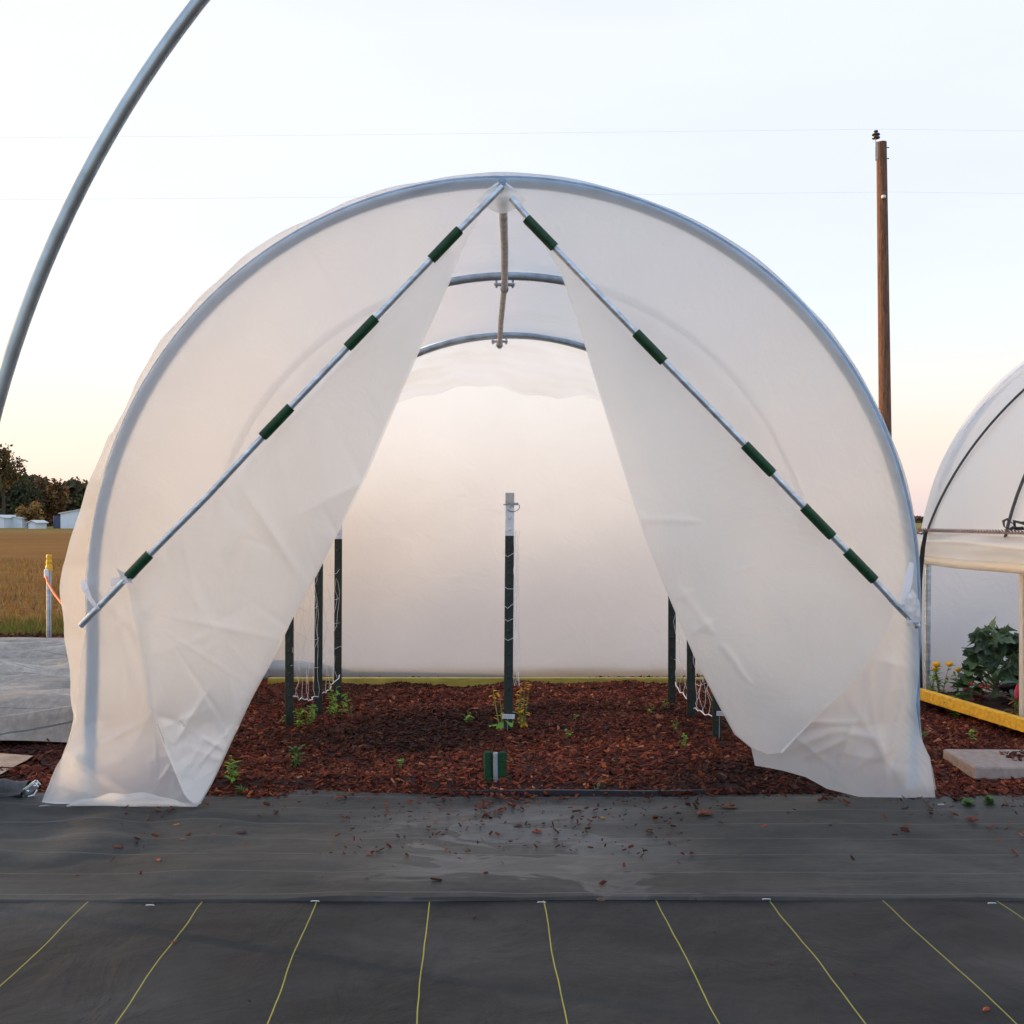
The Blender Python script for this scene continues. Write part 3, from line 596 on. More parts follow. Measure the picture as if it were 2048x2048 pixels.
inL = [(948, 336), (935, 365), (908, 400), (880, 455), (845, 540), (790, 665), (745, 770), (690, 900), (640, 1000), (600, 1080), (550, 1170), (520, 1235), (480, 1310), (440, 1395), (400, 1480), (384, 1507), (374, 1523)]
hemL = [(77, 1519), (110, 1524), (165, 1530), (230, 1528), (290, 1524), (340, 1525), (374, 1523)]
csL = [(262, 1095, 290, 1340, .035, .018), (290, 1340, 350, 1490, .02, .03), (165, 1185, 150, 1440, .02, -.02), (440, 1040, 470, 980, .02, .02), (300, 1110, 275, 1180, .02, .03),
       (215, 1150, 255, 1300, .03, .014), (340, 1500, 376, 1470, .012, .03), (140, 1500, 330, 1500, .02, .03), (500, 1235, 400, 1480, .05, .02), (470, 860, 420, 1080, .04, .02), (620, 760, 560, 1000, .05, .015)]
V1 = panel(outL, inL, hemL, 0, 101, csL, ytop=3.578)
fl = grid_obj('front_flap', V1, FILM, tun); fl['label'] = 'left plastic door flap pulled aside'
barL = [(948, 352), (840, 462), (682, 628), (522, 796), (392, 936), (261, 1068)]
o2 = barL[1:]+[(240, 1100), (262, 1210), (280, 1330), (310, 1410), (348, 1500)]
i2 = [(862, 492)]+[(x_-3, y_) for x_, y_ in inL[4:]]
V2 = panel(o2, i2, [(348, 1500), (360, 1512), (372, 1521)], -.034, 131, csL[:4]+csL[8:], 70, 300, hemY=3.43)
grid_obj('film_fold', V2, FILM, fl)
# turned-up hem
Vh = []
for t in np.linspace(0, 1, 90):
    bx, by = poly(hemL, np.array([t]))[0]; hgt = 26*math.sin(min(1, max(0, t-.12)/.75)*math.pi)**.7+10*t+2*math.sin(t*31)
    a_ = Vector(Q(bx, by, 3.395)); b2 = Vector(Q(bx+4*math.sin(t*9), by-hgt, 3.375+.02*math.sin(t*14))); a_.z = max(a_.z, .014)
    Vh.append([a_.lerp(b2, k/7)+Vector((0, -.016*math.sin(k/7*math.pi), 0)) for k in range(8)])
grid_obj('turned_hem', np.array([[tuple(p) for p in r_] for r_ in Vh]).transpose(1, 0, 2), FILM, fl)

outR = [(948+783*math.cos(R(a)), 1120-785*math.sin(R(a))) for a in np.linspace(88.6, 1, 40)]+[(1733, 1190), (1734, 1270), (1728, 1330), (1737, 1392), (1755, 1430), (1765, 1507)]
inR = [(950, 336), (960, 372), (1000, 420), (1040, 470), (1060, 520), (1100, 640), (1145, 790), (1180, 900), (1215, 1010), (1255, 1110), (1310, 1240), (1345, 1310), (1385, 1385), (1418, 1412), (1425, 1445)]
hemR = [(1765, 1507), (1700, 1509), (1665, 1504), (1620, 1503), (1560, 1488), (1520, 1466), (1480, 1455), (1450, 1449), (1425, 1445)]
csR = [(1700, 1170, 1480, 1410, .03, .03), (1620, 1340, 1700, 1480, .03, .03), (1450, 1430, 1570, 1385, .02, .035), (1500, 1440, 1590, 1400, .012, .03), (1570, 1480, 1640, 1430, .015, .03),
       (1400, 1370, 1580, 1330, .03, .02), (1700, 1200, 1660, 1400, .03, .02), (1670, 1480, 1745, 1400, .012, .035), (1240, 700, 1300, 1000, .05, .015), (1430, 890, 1400, 1200, .05, .018), (1470, 1130, 1500, 1180, .015, .03)]
V1 = panel(outR, inR, hemR, 0, 151, csR, hemY=3.50)
fr_ = grid_obj('front_flap', V1[:, ::-1], FILM, tun); fr_['label'] = 'right plastic door flap pulled aside'
barR = [(965, 374), (1020, 440), (1122, 548), (1226, 655), (1330, 761), (1431, 866), (1543, 984), (1624, 1067), (1690, 1140)]
o2 = barR[1:]+[(1675, 1190), (1640, 1250), (1600, 1300), (1560, 1335), (1510, 1385), (1478, 1420)]
i2 = [(1030, 470)]+[(x_+3, y_) for x_, y_ in inR[4:-1]]
V2 = panel(o2, i2, [(1478, 1420), (1450, 1425), (1421, 1412)], -.034, 171, csR[:1]+csR[5:6]+csR[8:], 70, 300, hemY=3.55)
grid_obj('film_fold', V2[:, ::-1], FILM, fr_)
# apron under the apex
u = np.linspace(0, 1, 40); v = np.linspace(0, 1, 20); U, V = np.meshgrid(u, v)
qx = 946+(U-.5)*(14+80*V); qy = 345+V*(36+22*np.sin(U*np.pi))
grid_obj('apex_apron', np.stack([(qx*S-1024)/F*3.56, 3.555-.02*np.sin(V*3)-.006*np.sin(U*9), CZ-(qy*S-HZ)/F*3.56], -1), FILM, tun)

# slanting pipes, with green snap clamps
def snap(a, b, par, r=.0185):
    a, b = Vector(a), Vector(b); t = (b-a).normalized(); side = t.cross(Vector((0, -1, 0))).normalized(); front = side.cross(t).normalized()
    if front.y > 0: front = -front
    n = 12; seg = 14; ln = (b-a).length; vs = []; 
    for ring, rad in ((0, r), (1, r*.78)):
        for i in range(seg+1):
            s_ = i/seg; q_ = min(s_, 1-s_)*ln; shr = 1 if q_ > .012 else .72+.28*math.sqrt(max(0, 1-(1-q_/.012)**2))
            for j in range(n+1):
                g = math.radians(-118+236*j/n)*shr
                vs.append(a+t*ln*s_+(front*math.cos(g)+side*math.sin(g))*rad)
    w = n+1; K = (seg+1)*w; fs = []
    for i in range(seg):
        for j in range(n):
            p = i*w+j; fs.append((p, p+1, p+w+1, p+w)); fs.append((K+p+w, K+p+w+1, K+p+1, K+p))
        fs.append((i*w, i*w+w, K+i*w+w, K+i*w)); fs.append((i*w+n, K+i*w+n, K+i*w+w+n, i*w+w+n))
    for j in range(n): fs.append((j, K+j, K+j+1, j+1)); p = seg*w+j; fs.append((p, p+1, K+p+1, K+p))
    mb = MB(); mb.add(vs, fs)
    for s_ in (.28, .74): mb.box(a+t*ln*s_+front*(r+.0008), (.010, .003, .004), Matrix.Rotation(-math.atan2(t.z, t.x)+.8, 4, 'Y'))
    return mb.build('snap_clamp', GREEN, par, True)
YD = 3.505
def dpath(q): return [Q(x_, y_, YD+.03*(1 if i == 0 else 0)) for i, (x_, y_) in enumerate(q)]
m = MB(); m.tube(dpath(barL+[(152, 1181)]), .0115, 12); d1 = m.build('slant_pipe', GALV, tun, True, 'left slanting pipe')
m = MB(); m.tube([Q(x_, y_, YD+.006) for x_, y_ in barL[:1]+[(895, 405)]], .009, 10)
for cx, cy, h_ in ((840, 462, 39), (682, 628, 39), (522, 796, 39), (262, 1067, 30)):
    k_ = .7071; dx, dy = (.69, -.72); snap(Q(cx-dx*h_, cy-dy*h_, YD-.0), Q(cx+dx*h_, cy+dy*h_, YD-.0), d1)
m = MB(); m.tube(dpath(barR+[(1732, 1182)]), .0115, 12); d2 = m.build('slant_pipe', GALV, tun, True, 'right slanting pipe')
for cx, cy, h_ in ((1020, 440, 38), (1226, 655, 38), (1431, 866, 38), (1543, 984, 39), (1623, 1067, 38)):
    dx, dy = (.70, .72); snap(Q(cx-dx*h_, cy-dy*h_, YD), Q(cx+dx*h_, cy+dy*h_, YD), d2)
# bolt at the apex
c = Vector(Q(948, 346, 3.56)); m = MB(); m.tube([c+Vector((0, -.033, 0)), c+Vector((0, .06, 0))], .008, 12); m.tube([c+Vector((0, -.03, 0)), c+Vector((0, -.02, 0))], .015, 6); m.build('apex_bolt', FRONTH, tun, True)
# torn strips of film tying the pipes to the legs
TIE = film('tie_film', (.92, .93, .96), clear=.2, rough=.6, wr=.4)
m = MB(); m.ribbon([Q(156, 1096, 3.535), Q(161, 1112, 3.49), Q(170, 1130, 3.485), Q(183, 1147, 3.485), Q(190, 1152, 3.51)], [.02, .022, .016, .012, .008], .002, (1, 0, .4)); m.build('tie_strip', TIE, tun, True)
m = MB(); m.ribbon([Q(222, 1075, 3.50), Q(235, 1088, 3.484), Q(249, 1098, 3.505)], [.025, .03, .02], .002, (-.7, 0, .7)); m.ribbon([Q(210, 1098, 3.52), Q(240, 1094, 3.486), Q(256, 1082, 3.51)], .026, .002, (.3, 0, .9)); m.build('tie_strip', TIE, tun, True)
m = MB(); m.ribbon([Q(1720, 1062, 3.52), Q(1714, 1095, 3.485), Q(1704, 1140, 3.48), Q(1700, 1150, 3.50)], [.016, .028, .022, .012], .002, (1, 0, .2)); m.build('tie_strip', TIE, tun, True)
gx_ = [(1700, 1140), (1722, 1110), (1735, 1135), (1738, 1170), (1728, 1187), (1712, 1180)]
u = np.linspace(0, 2*math.pi, 40); v = np.linspace(.02, 1, 10); Pg = poly(gx_+[gx_[0]], u/(2*math.pi)); cen = np.array([1718, 1152])
G = cen+(Pg-cen)[None]*v[:, None, None]; Yk = 3.478+.018*np.sin(G[..., 0]*.31)+.014*np.cos(G[..., 1]*.27)
grid_obj('tie_bunch', np.stack([(G[..., 0]*S-1024)/F*Yk, Yk, CZ-(G[..., 1]*S-HZ)/F*Yk], -1), TIE, tun)
m = MB(); c = Vector(Q(1712, 1160, 3.47)); m.tube([c+Vector((-.03, 0, .03)), c+Vector((-.005, -.012, .0)), c+Vector((.02, 0, -.03)), c+Vector((.04, .0, -.03))], .004, 6); m.build('tie_wire', GALVD, tun, True)
# white capped ground peg inside the left foot
m = MB(); c = Q(147, 1450, 3.66); m.lathe((c[0], c[1], 0), [(.021, 0), (.021, .11), (.03, .115), (.034, .135), (.028, .155), (.01, .16)], 14); m.build('ground_peg', simple('cream_plastic', (.75, .68, .55), .5, 0, 20, .1, 0), tun, True)

# foreground bare hoop
m = MB(); hc = (1.56, .53); RRf = 3.05; Yh = 2.59
pts = [(hc[0]-RRf-.02, Yh, -.1), (hc[0]-RRf, Yh, .3)]+[(hc[0]-RRf*math.cos(a), Yh, hc[1]+RRf*math.sin(a)) for a in np.linspace(0, math.pi, 120)]+[(hc[0]+RRf, Yh, .3), (hc[0]+RRf+.02, Yh, -.1)]
m.tube(pts, .0185, 20)
tag(m.build('steel_hoop', simple('hoop_steel', (.36, .42, .45), .35, .85, 10, .22, .1, .001), None, True), 'bare galvanised steel hoop arching across the upper left foreground', 'pipe hoop')

# ------------------------------------------------------------------ posts in the mulch
def tpost(X, Y, h, label, tip=.2, tilt=0):
    z0 = float(mulch_z(np.array(X), np.array(Y)))
    e = tag(empty('fence_post', (X, Y, z0)), label, 'post', 'dark green posts in the mulch')
    def sect(za, zb_, g=0):
        m = MB()
        for (cx, cy, dx, dy) in ((0, -.018, .042+g, .006), (0, .006, .006, .042)):
            m.box((X+cx+tilt*(za+zb_)/2, Y+cy, z0+(za+zb_)/2), (dx, dy, zb_-za), Matrix.Rotation(tilt, 4, 'Y'), bev=.0015)
        k = za+.03
        while k < zb_-.01:
            m.box((X+tilt*k, Y-.023, z0+k), (.012, .008, .014), bev=.003); k += .054
        return m
    sect(-.05, h-tip).build('shaft', POSTG, e)
    if tip: sect(h-tip+.0005, h, .0).build('painted_tip', WHITEP, e)
    return e, z0
e, z0 = tpost(-.0185, 4.52, 1.105, 'dark green studded post with white tip standing alone mid tunnel', .195, .008)
m = MB(); m.ribbon([(-.04, 4.492, z0+1.055), (.0, 4.488, z0+1.055), (.03, 4.492, z0+1.057)], .006, .003, (0, 0, 1)); m.tube([(.0+.03*math.cos(a)+.005, 4.495, z0+1.045+.022*math.sin(a)) for a in np.linspace(-2.6, .5, 12)], .0022, 6); m.box((.02, 4.49, z0+1.058), (.02, .014, .012), bev=.003); m.build('wire_clip', GALVD, e)
MB().box((-.0105, 4.487, z0+1.085), (.041, .004, .05), bev=.001).build('tag_plate', simple('plate', (.5, .48, .45), .6, .2, 50, .2, 0), e)
tpost(-1.08, 4.70, 1.08, 'nearest and thickest of the posts seen left of centre', .18)
tpost(-1.005, 5.02, 1.06, 'middle post of the left row, wrapped in white netting', .18, .006)
tpost(-.965, 5.36, 1.03, 'farthest post of the left row showing its white tip', .125, .004)
tpost(.93, 4.40, .9, 'nearest right row post with a small pale label, mostly behind the flap', .15)
tpost(.898, 4.86, 1.0, 'middle post of the right row, emerging under the flap edge', .15)
tpost(.868, 5.26, 1.02, 'farthest post of the right row, farthest from the right flap', .18, .002)
# stub with green clamps at the doorway
ex, ey = (990-1024)/F*3.66, 3.66
e = tag(empty('anchor_stake', (ex, ey, 0)), 'short grey pipe stake gripped by dark green clamps at the doorway', 'stake')
m = MB(); m.tube([(ex+.004, ey-.012, -.02), (ex+.002, ey-.012, .142)], .0095, 12); m.build('pipe', GALVD, e, True)
for sx in (-1, 1):
    m = MB(); m.box((ex+sx*.026, ey, .078), (.034, .014, .135), Matrix.Rotation(sx*.02, 4, 'Y'), bev=.006)
    m.box((ex+sx*.026, ey-.008, .055), (.028, .004, .003)); m.box((ex+sx*.026, ey-.008, .11), (.028, .004, .003)); m.build('clamp_half', GREEN, e)
# dark plastic edging in front of the doorway
m = MB(); m.ribbon([(t, 3.605-.045*math.exp(-((t-.25)/.55)**2)+.004*math.sin(t*9)+.004, .013+.002*math.sin(t*7)) for t in np.linspace(-.22, .72, 40)], .018, .012, (0, 0, 1))
tag(m.build('edging_strip', simple('navy_plastic', (.008, .009, .016), .5, 0, 30, .3, .3, .002), None, True), 'low dark plastic edging strip along the doorway between mulch and cloth', 'edging')

# nets
def net(rows, zb_, zt_, n, seed, label, strands=3, r=.00085, rope=.0026, sag=.06):
    g = random.Random(seed); m = MB(); A_, B_ = Vector(rows[0]), Vector(rows[1])
    def pt(t, z): return Vector((A_.x+(B_.x-A_.x)*t, A_.y+(B_.y-A_.y)*t, z))
    pts = []
    for i in range(26):
        t = i/25; pts.append(pt(t, zb_-sag*4*t*(1-t)+g.uniform(-.008, .008))+Vector((g.uniform(-.008, .008), 0, 0)))
    m.tube(pts, rope, 6)
    for k in range(n):
        t = (k+g.uniform(.1, .9))/n; z = zb_-sag*4*t*(1-t); p = [pt(t, z)]; off = Vector((0, 0, 0)); zt2 = zt_*g.uniform(.75, 1)
        while z < zt2:
            z += g.uniform(.03, .07); off = Vector((off.x*.7+g.uniform(-.018, .018), off.y*.7+g.uniform(-.02, .02), 0)); p.append(pt(t, z)+off)
        m.tube(p, r, 5)
    for k in range(strands):
        z = zb_+(zt_-zb_)*(k+1)/(strands+.6); m.tube([pt(t, z+.02*math.sin(t*9+k)-.04*math.sin(t*3.14))+Vector((g.uniform(-.01, .01), 0, 0)) for t in np.linspace(0, 1, 14)], r, 5)
    return tag(m.build('trellis_net', STRING, None), label, 'net', 'white trellis nets')
net(((-1.06, 4.66, 0), (-.95, 5.33, 0)), .17, .85, 13, 5, 'sagging white trellis net strung between the left row of posts', 4)
net(((.95, 4.38, 0), (.885, 5.22, 0)), .14, .7, 14, 6, 'loose white trellis net strung between the right row of posts', 4)
g = random.Random(9); m = MB()
for k in range(5):
    z = .25; p = []
    ox = .012+.010*k/2
    while z < .98: p.append((ox+g.uniform(-.007, .007), 4.50+g.uniform(-.01, .01), z)); z += .045
    m.tube(p, .00085, 5)
for z in (.47, .56, .62, .71, .86): m.tube([(-.045, 4.487, z+.01), (-.02, 4.484, z-.008), (.01, 4.487, z+g.uniform(-.01, .02)), (.03, 4.50, z+.01)], .0011, 5)
tag(m.build('trellis_net', STRING, None), 'white netting bundled along the right side of the centre post', 'net', 'white trellis nets')
# plant labels
def plabel(px, py, Y, w, label, ang=0):
    c = Vector(P(px, py, Y)); e = tag(empty('plant_label', (c.x, c.y, 0)), label, 'plant label', 'pale plant labels')
    MB().box(c, (w, .002, .021), Matrix.Rotation(ang, 4, 'Y'), bev=.0006).build('plate', LABELM, e)
    m = MB(); 
    for k in (2.5, 4.5, 6): m.box((c.x-w*.05, c.y-.0014, c.z+.011-k*.0024), (w*.7, .0006, .0012))
    m.build('writing', simple('faded_ink', (.2, .2, .22), .7, 0, 20, .1, 0), e)
    m = MB(); m.tube([(c.x-.006, c.y+.003, 0), (c.x-.004, c.y+.003, c.z-.008)], .0013, 6); m.build('stem', GALVD, e)
plabel(1017, 1433, 4.47, .058, 'narrow pale plant label standing across the foot of the centre post', .03)
plabel(1441, 1427, 4.36, .036, 'small pale plant label beside the nearest right row post', .05)

# ------------------------------------------------------------------ plants
def leaf(p, d, ln, w, droop, up=(0, 0, 1), lobes=0, g=random):
    p = Vector(p); d = Vector(d).normalized(); side = d.cross(Vector(up))
    side = side.normalized() if side.length > .01 else Vector((1, 0, 0)); out = []
    prev = None; pos = p.copy(); dd = d.copy(); k = 5
    for i in range(k+1):
        t = i/k; ww = w*math.sin(math.pi*(.12+.83*t))**.8*(1+(lobes*.35*math.sin(i*2.6)))
        cup = Vector((0, 0, 1))*ww*.25
        row = (pos-side*ww+cup, pos, pos+side*ww+cup)
        if prev: out += [(prev[0], prev[1], row[1], row[0]), (prev[1], prev[2], row[2], row[1])]
        prev = row; dd = (dd+Vector((0, 0, -droop/k))).normalized(); pos = pos+dd*ln/k
    return out
def plant(name, X, Y, z, label, cols, h=.1, n=14, ln=.04, w=.008, seed=1, cat='plant', group=None, stems=3, spread=.6, droop=.6, lobes=0, flowers=None, stemcol=(.12, .2, .04), fr=.016):
    g = random.Random(seed); e = tag(empty(name, (X, Y, z)), label, cat, group); Vq = []; cc = []; sm = MB(); tops = []
    for s_ in range(stems):
        a = g.uniform(0, 6.28); l = g.uniform(.0, spread)*h*.6; hh = h*g.uniform(.65, 1); top = Vector((X+math.cos(a)*l, Y+math.sin(a)*l, z+hh)); b0 = Vector((X+math.cos(a)*l*.2, Y+math.sin(a)*l*.2, z-.01))
        mid = b0.lerp(top, .5)+Vector((g.uniform(-1, 1), g.uniform(-1, 1), 0))*h*.06; sm.tube([b0, mid, top], [max(.0012, h*.016), max(.001, h*.012), .0008], 5); tops.append(top)
        for k in range(n//stems):
            t = g.uniform(.12, 1); p = b0.lerp(mid, t*2) if t < .5 else mid.lerp(top, t*2-1); b = g.uniform(0, 6.28); el = g.uniform(-.1, .9)
            c = Vector(cols[g.randrange(len(cols))])*g.uniform(.7, 1.3)
            for q_ in leaf(p, (math.cos(b), math.sin(b), el), ln*g.uniform(.6, 1.2), w*g.uniform(.7, 1.2), droop*g.uniform(.4, 1.4), lobes=lobes): Vq.append([tuple(v_) for v_ in q_]); cc.append(tuple(c))
    soup_obj('foliage', np.array(Vq), LEAF, np.array(cc), e)
    sm.build('stem', simple('plant_stem', stemcol, .7, 0, 20, .2, 0), e)
    if flowers:
        for top in tops[:flowers[1]]:
            m = MB(); m.lathe((top.x, top.y, top.z-.008), [(.004, 0), (fr*.9, fr*.35), (fr*1.1, fr*.8), (fr*.85, fr*1.3), (fr*.3, fr*1.6)], 10)
            for j in range(12):
                a = j*.52; m.tube([(top.x+math.cos(a)*fr*.4, top.y+math.sin(a)*fr*.4, top.z+.004), (top.x+math.cos(a)*fr*1.15, top.y+math.sin(a)*fr*1.15, top.z+.008+.004*(j % 2))], [fr*.25, fr*.16], 5)
            m.build('flower', flowers[0], e, True)
    return e
BG = [(.19, .38, .03), (.26, .44, .04), (.13, .28, .03)]; DGn = [(.05, .12, .02), (.08, .16, .03)]; YL = [(.75, .38, .02), (.8, .45, .03), (.6, .28, .02)]
sg = 'seedlings in the mulch'
def at_ground(px, py, lift=0.02):
    Yg_ = (CZ-lift)*F/(py-HZ); return (px-1024)/F*Yg_, Yg_
specs = [('weed', 598, 1458, .14, 40, .035, .007, BG, 'bright green feathery seedling right beside the nearest left post'),
         ('weed', 618, 1450, .12, 34, .035, .007, BG, 'bright green seedling between nearest and middle left posts'),
         ('weed', 629, 1444, .12, 30, .03, .006, BG, 'green seedling touching the left side of the middle post'),
         ('weed', 658, 1432, .12, 32, .035, .007, BG, 'green seedling just right of the middle left post'),
         ('weed', 675, 1424, .20, 60, .045, .009, BG, 'tallest bright green clump at the foot of the farthest left post'),
         ('weed', 702, 1430, .12, 14, .03, .005, DGn, 'thin solitary green sprig right of the left row'),
         ('weed', 568, 1454, .07, 20, .03, .006, DGn, 'small dull green weed left of the nearest left post'),
         ('weed', 473, 1462, .08, 26, .035, .007, BG, 'low green weed peeking past the left flap, upper one'),
         ('weed', 464, 1572, .12, 46, .045, .006, DGn+BG, 'straggly green weed at the inner foot of the left flap'),
         ('weed', 590, 1540, .09, 40, .05, .008, DGn, 'dark spreading weed in front of the left post row'),
         ('weed', 486, 1580, .05, 20, .03, .005, DGn, 'small weed at the mulch edge left of the doorway'),
         ('weed', 937, 1446, .08, 26, .03, .008, DGn+BG, 'small leafy green seedling left of the centre post'),
         ('weed', 1137, 1480, .04, 14, .025, .006, BG, 'little bright star shaped seedling right of the centre post'),
         ('weed', 1151, 1442, .04, 12, .025, .006, BG, 'tiny seedling behind the star shaped one'),
         ('weed', 1300, 1436, .06, 14, .025, .005, BG, 'thin seedling left of the farthest right post'),
         ('weed', 1326, 1424, .06, 16, .03, .006, BG, 'pale seedling at the foot of the farthest right post'),
         ('weed', 1350, 1462, .07, 14, .02, .006, DGn+BG, 'upright sprig before the middle right post'),
         ('weed', 1368, 1500, .07, 24, .02, .010, BG, 'bright lime sprig left of the nearest right post'),
         ('weed', 1196, 1580, .05, 14, .025, .006, DGn, 'dull weed near the edging strip'),
         ('weed', 800, 1545, .06, 12, .03, .004, DGn+BG, 'wispy weed between left row and anchor stake'),
         ('weed', 1940, 1602, .05, 60, .03, .008, DGn, 'low dark weed patch below the concrete slab'),
         ('weed', 1980, 1600, .05, 60, .03, .008, DGn, 'low dark weed patch nearest the right photo edge'),
         ('weed', 1915, 1425, .17, 80, .05, .009, DGn+BG, 'leafy weed growing over the yellow board'),
         ('weed', 1945, 1476, .08, 26, .03, .006, BG, 'small pale weed in the mulch before the yellow board'),
         ('weed', 2000, 1448, .12, 40, .03, .006, DGn+BG, 'weed standing against the middle of the yellow board'),
         ('weed', 1848, 1474, .04, 20, .03, .006, DGn, 'tiny weed beside the right flap foot')]
for i, (nm_, px, py, h, n, ln, w, cols, lab) in enumerate(specs):
    gxp, gyp = at_ground(px, py); plant(nm_, gxp, gyp, float(mulch_z(np.array(gxp), np.array(gyp))), lab, cols, h*.85, n, ln*.72, w*.9, 200+i, 'weed', sg, 3, .8)
plant('withered_plant', -.045, 4.60, .02, 'withered yellow plant leaning on the left of the centre post', YL, .25, 26, .035, .007, 301, group=None, spread=.5)
plant('withered_plant', .045, 4.56, .02, 'withered yellow plant on the right of the centre post', YL, .24, 62, .032, .007, 302, spread=.45, stems=5)
plant('broadleaf_plant', -.055, 4.56, .02, 'single broad green arching leaf left of the centre post', [(.2, .42, .05)], .14, 4, .14, .022, 303, stems=1, spread=.1, droop=1.2)

# ------------------------------------------------------------------ the second tunnel on the right
T2 = tag(empty('garden_tunnel', (3.9, 4.8, 0)), 'second plastic covered tunnel at the right with its side rolled up', 'greenhouse')
tx, tz, tr = 3.9, .75, 1.50
def t2(th, Y, dr=0): return (tx-(tr+dr)*math.cos(th), Y, tz+(tr+dr)*math.sin(th))
th = np.linspace(R(7), R(173), 200); yy = np.linspace(3.6, 5.68, 60); TH, YY = np.meshgrid(th, yy); n9 = Noise2(91, 4, 3); dr = .006*n9(TH*1.5, YY)
grid_obj('roof_film', np.stack([tx-(tr+dr)*np.cos(TH), YY, tz+(tr+dr)*np.sin(TH)], -1), ROOF2, T2)
for Yh2 in (3.7, 5.62):
    m = MB(); m.tube([(tx-tr+.02, Yh2, -.02), (tx-tr+.02, Yh2, .5)]+[t2(a, Yh2, -.022) for a in np.linspace(0.0, math.pi, 40)]+[(tx+tr-.02, Yh2, -.02)], .018, 12); m.build('hoop', GALV, T2, True)
u = np.linspace(-1, 1, 100); v = np.linspace(0, 1, 60); U, V = np.meshgrid(u, v); zt = tz+np.sqrt(np.maximum(tr**2-(U*(tr-.005))**2, 0))
grid_obj('end_wall', np.stack([tx+U*(tr-.01), 5.70+.02*np.sin(V*3.1)+.006*n9(U, V*2), V*zt], -1)[:, ::-1], WALLF, T2)
yy = np.linspace(3.6, 5.68, 40); v = np.linspace(0, 1, 20); YY, V = np.meshgrid(yy, v)
grid_obj('side_film', np.stack([tx+tr+0*V+.005*np.sin(YY*6), YY, V*.93], -1), WALLF, T2)
# rolled-up side: bulging cream film between hip and roll bar
yy = np.linspace(3.6, 5.70, 220); a = np.linspace(0, 1, 26); YY, A2 = np.meshgrid(yy, a)
fold = .010*np.sin(YY*4.1+A2*5)+.006*np.sin(YY*9-A2*8)+.014*np.exp(-((A2-.35-.12*np.sin(YY*2.2))/.07)**2)
Xs = 2.405-.055*np.sin(np.minimum(A2*1.25, 1)*math.pi)-fold+np.where(A2 > .8, .02*(A2-.8)/.2, 0)
Zs = .948-.165*A2-.004*np.sin(YY*3)
grid_obj('rolled_side', np.stack([Xs, YY, Zs], -1), CREAM, T2)
m = MB(); m.tube([(2.40+.004*math.sin(k*.7), 3.6+k*.1, .79-.003*math.sin(k*.5)) for k in range(22)], .026, 14); m.build('roll_bar', CREAM, T2, True)
m = MB(); k = 3.7
while k < 5.66:
    m.tube([(2.40, k, .955), (2.385, k+.012, .975), (2.40, k+.024, .955)], .0028, 4); k += .03
m.tube([(2.395, 3.6, .957), (2.395, 5.68, .957)], .0035, 6); m.build('lacing', simple('brown_cord', (.22, .15, .12), .8, 0, 60, .5, 0), T2)
c = Q(1727, 1300, 5.58); m = MB(); m.box((c[0]+.02, 5.60, .40), (.035, .035, .80), bev=.003); m.build('side_post', WOODP, T2)
px_ = P(2046, 1300, 4.62); m = MB(); m.box((px_[0]+.012, 4.62, .40), (.045, .04, .80), bev=.004); m.build('side_post', WOODP, T2)
m = MB(); t0, t1 = R(7), R(88)
m.tube([t2(t0+(t1-t0)*t, 5.60-(5.60-4.55)*t-.0, .010) for t in np.linspace(0, 1, 40)], .0065, 8); m.tube([t2(t0+(t1-t0)*t, 4.70-.35*t, .010) for t in np.linspace(0, 1, 30)], .008, 8)
m.build('tie_down_rope', ROPE, T2, True)
m = MB(); m.ribbon([P(1852, 1062, 5.45), P(1846, 1095, 5.43), P(1839, 1160, 5.44), P(1836, 1260, 5.45), P(1838, 1330, 5.46), P(1841, 1398, 5.46)], [.02, .026, .032, .036, .036, .032], .003, (1, .15, 0)); m.ribbon([P(1830, 1040, 5.5), P(1821, 1040, 5.46), P(1820, 1052, 5.44), P(1827, 1064, 5.43), P(1842, 1068, 5.43), P(1852, 1064, 5.44)], .018, .003, (0, 1, .3)); m.build('side_strap', BLACK, T2, True)
m = MB(); c = Vector(P(2022, 1050, 4.60))
m.ribbon([c+Vector((.02*1, -.03, -.02)), c+Vector((-.02, -.05, .01)), c+Vector((-.04, -.04, .028)), c+Vector((-.052, -.03, .018)), c+Vector((-.048, -.03, -.008)), c+Vector((-.02, -.03, -.022)), c+Vector((0, -.03, -.01))], .022, .003, (0, 1, .5))
m.ribbon([c+Vector((0, -.035, -.02)), c+Vector((-.01, -.05, .018)), c+Vector((.03, -.05, .008)), c+Vector((.07, -.04, .012)), c+Vector((.09, -.03, -.012)), c+Vector((.05, -.03, -.015)), c+Vector((.0, -.03, -.018))], .024, .003, (0, .9, .6)); m.build('strap_bow', BLACK, T2, True)

# raised bed of the second tunnel
bed = tag(empty('raised_bed', (2.35, 4.9, 0)), 'long yellow timber board edging the planted bed at the right', 'garden bed')
p0, p1 = Vector((2.235, 5.30, .062)), Vector((2.47, 3.95, .062)); mid = (p0+p1)/2; an = math.atan2(p1.y-p0.y, p1.x-p0.x)
MB().box(mid-Vector((0, 0, -.008)), ((p1-p0).length, .038, .06), an, bev=.004).build('board', YELLOW, bed)
m = MB(); sd = (p1-p0).normalized(); nrm_ = Vector((-sd.y, sd.x, 0));
if nrm_.x < 0: nrm_ = -nrm_
x = np.linspace(0, 1, 60); y = np.linspace(0, 1, 40); XX, YY = np.meshgrid(x, y); bx = p0.x+(p1.x-p0.x)*XX+.022+YY*1.5; by = p0.y+(p1.y-p0.y)*XX+YY*.1
grid_obj('soil', np.stack([bx, by, .07+.006*nm(bx*2, by*2)], -1), MULCH, bed)
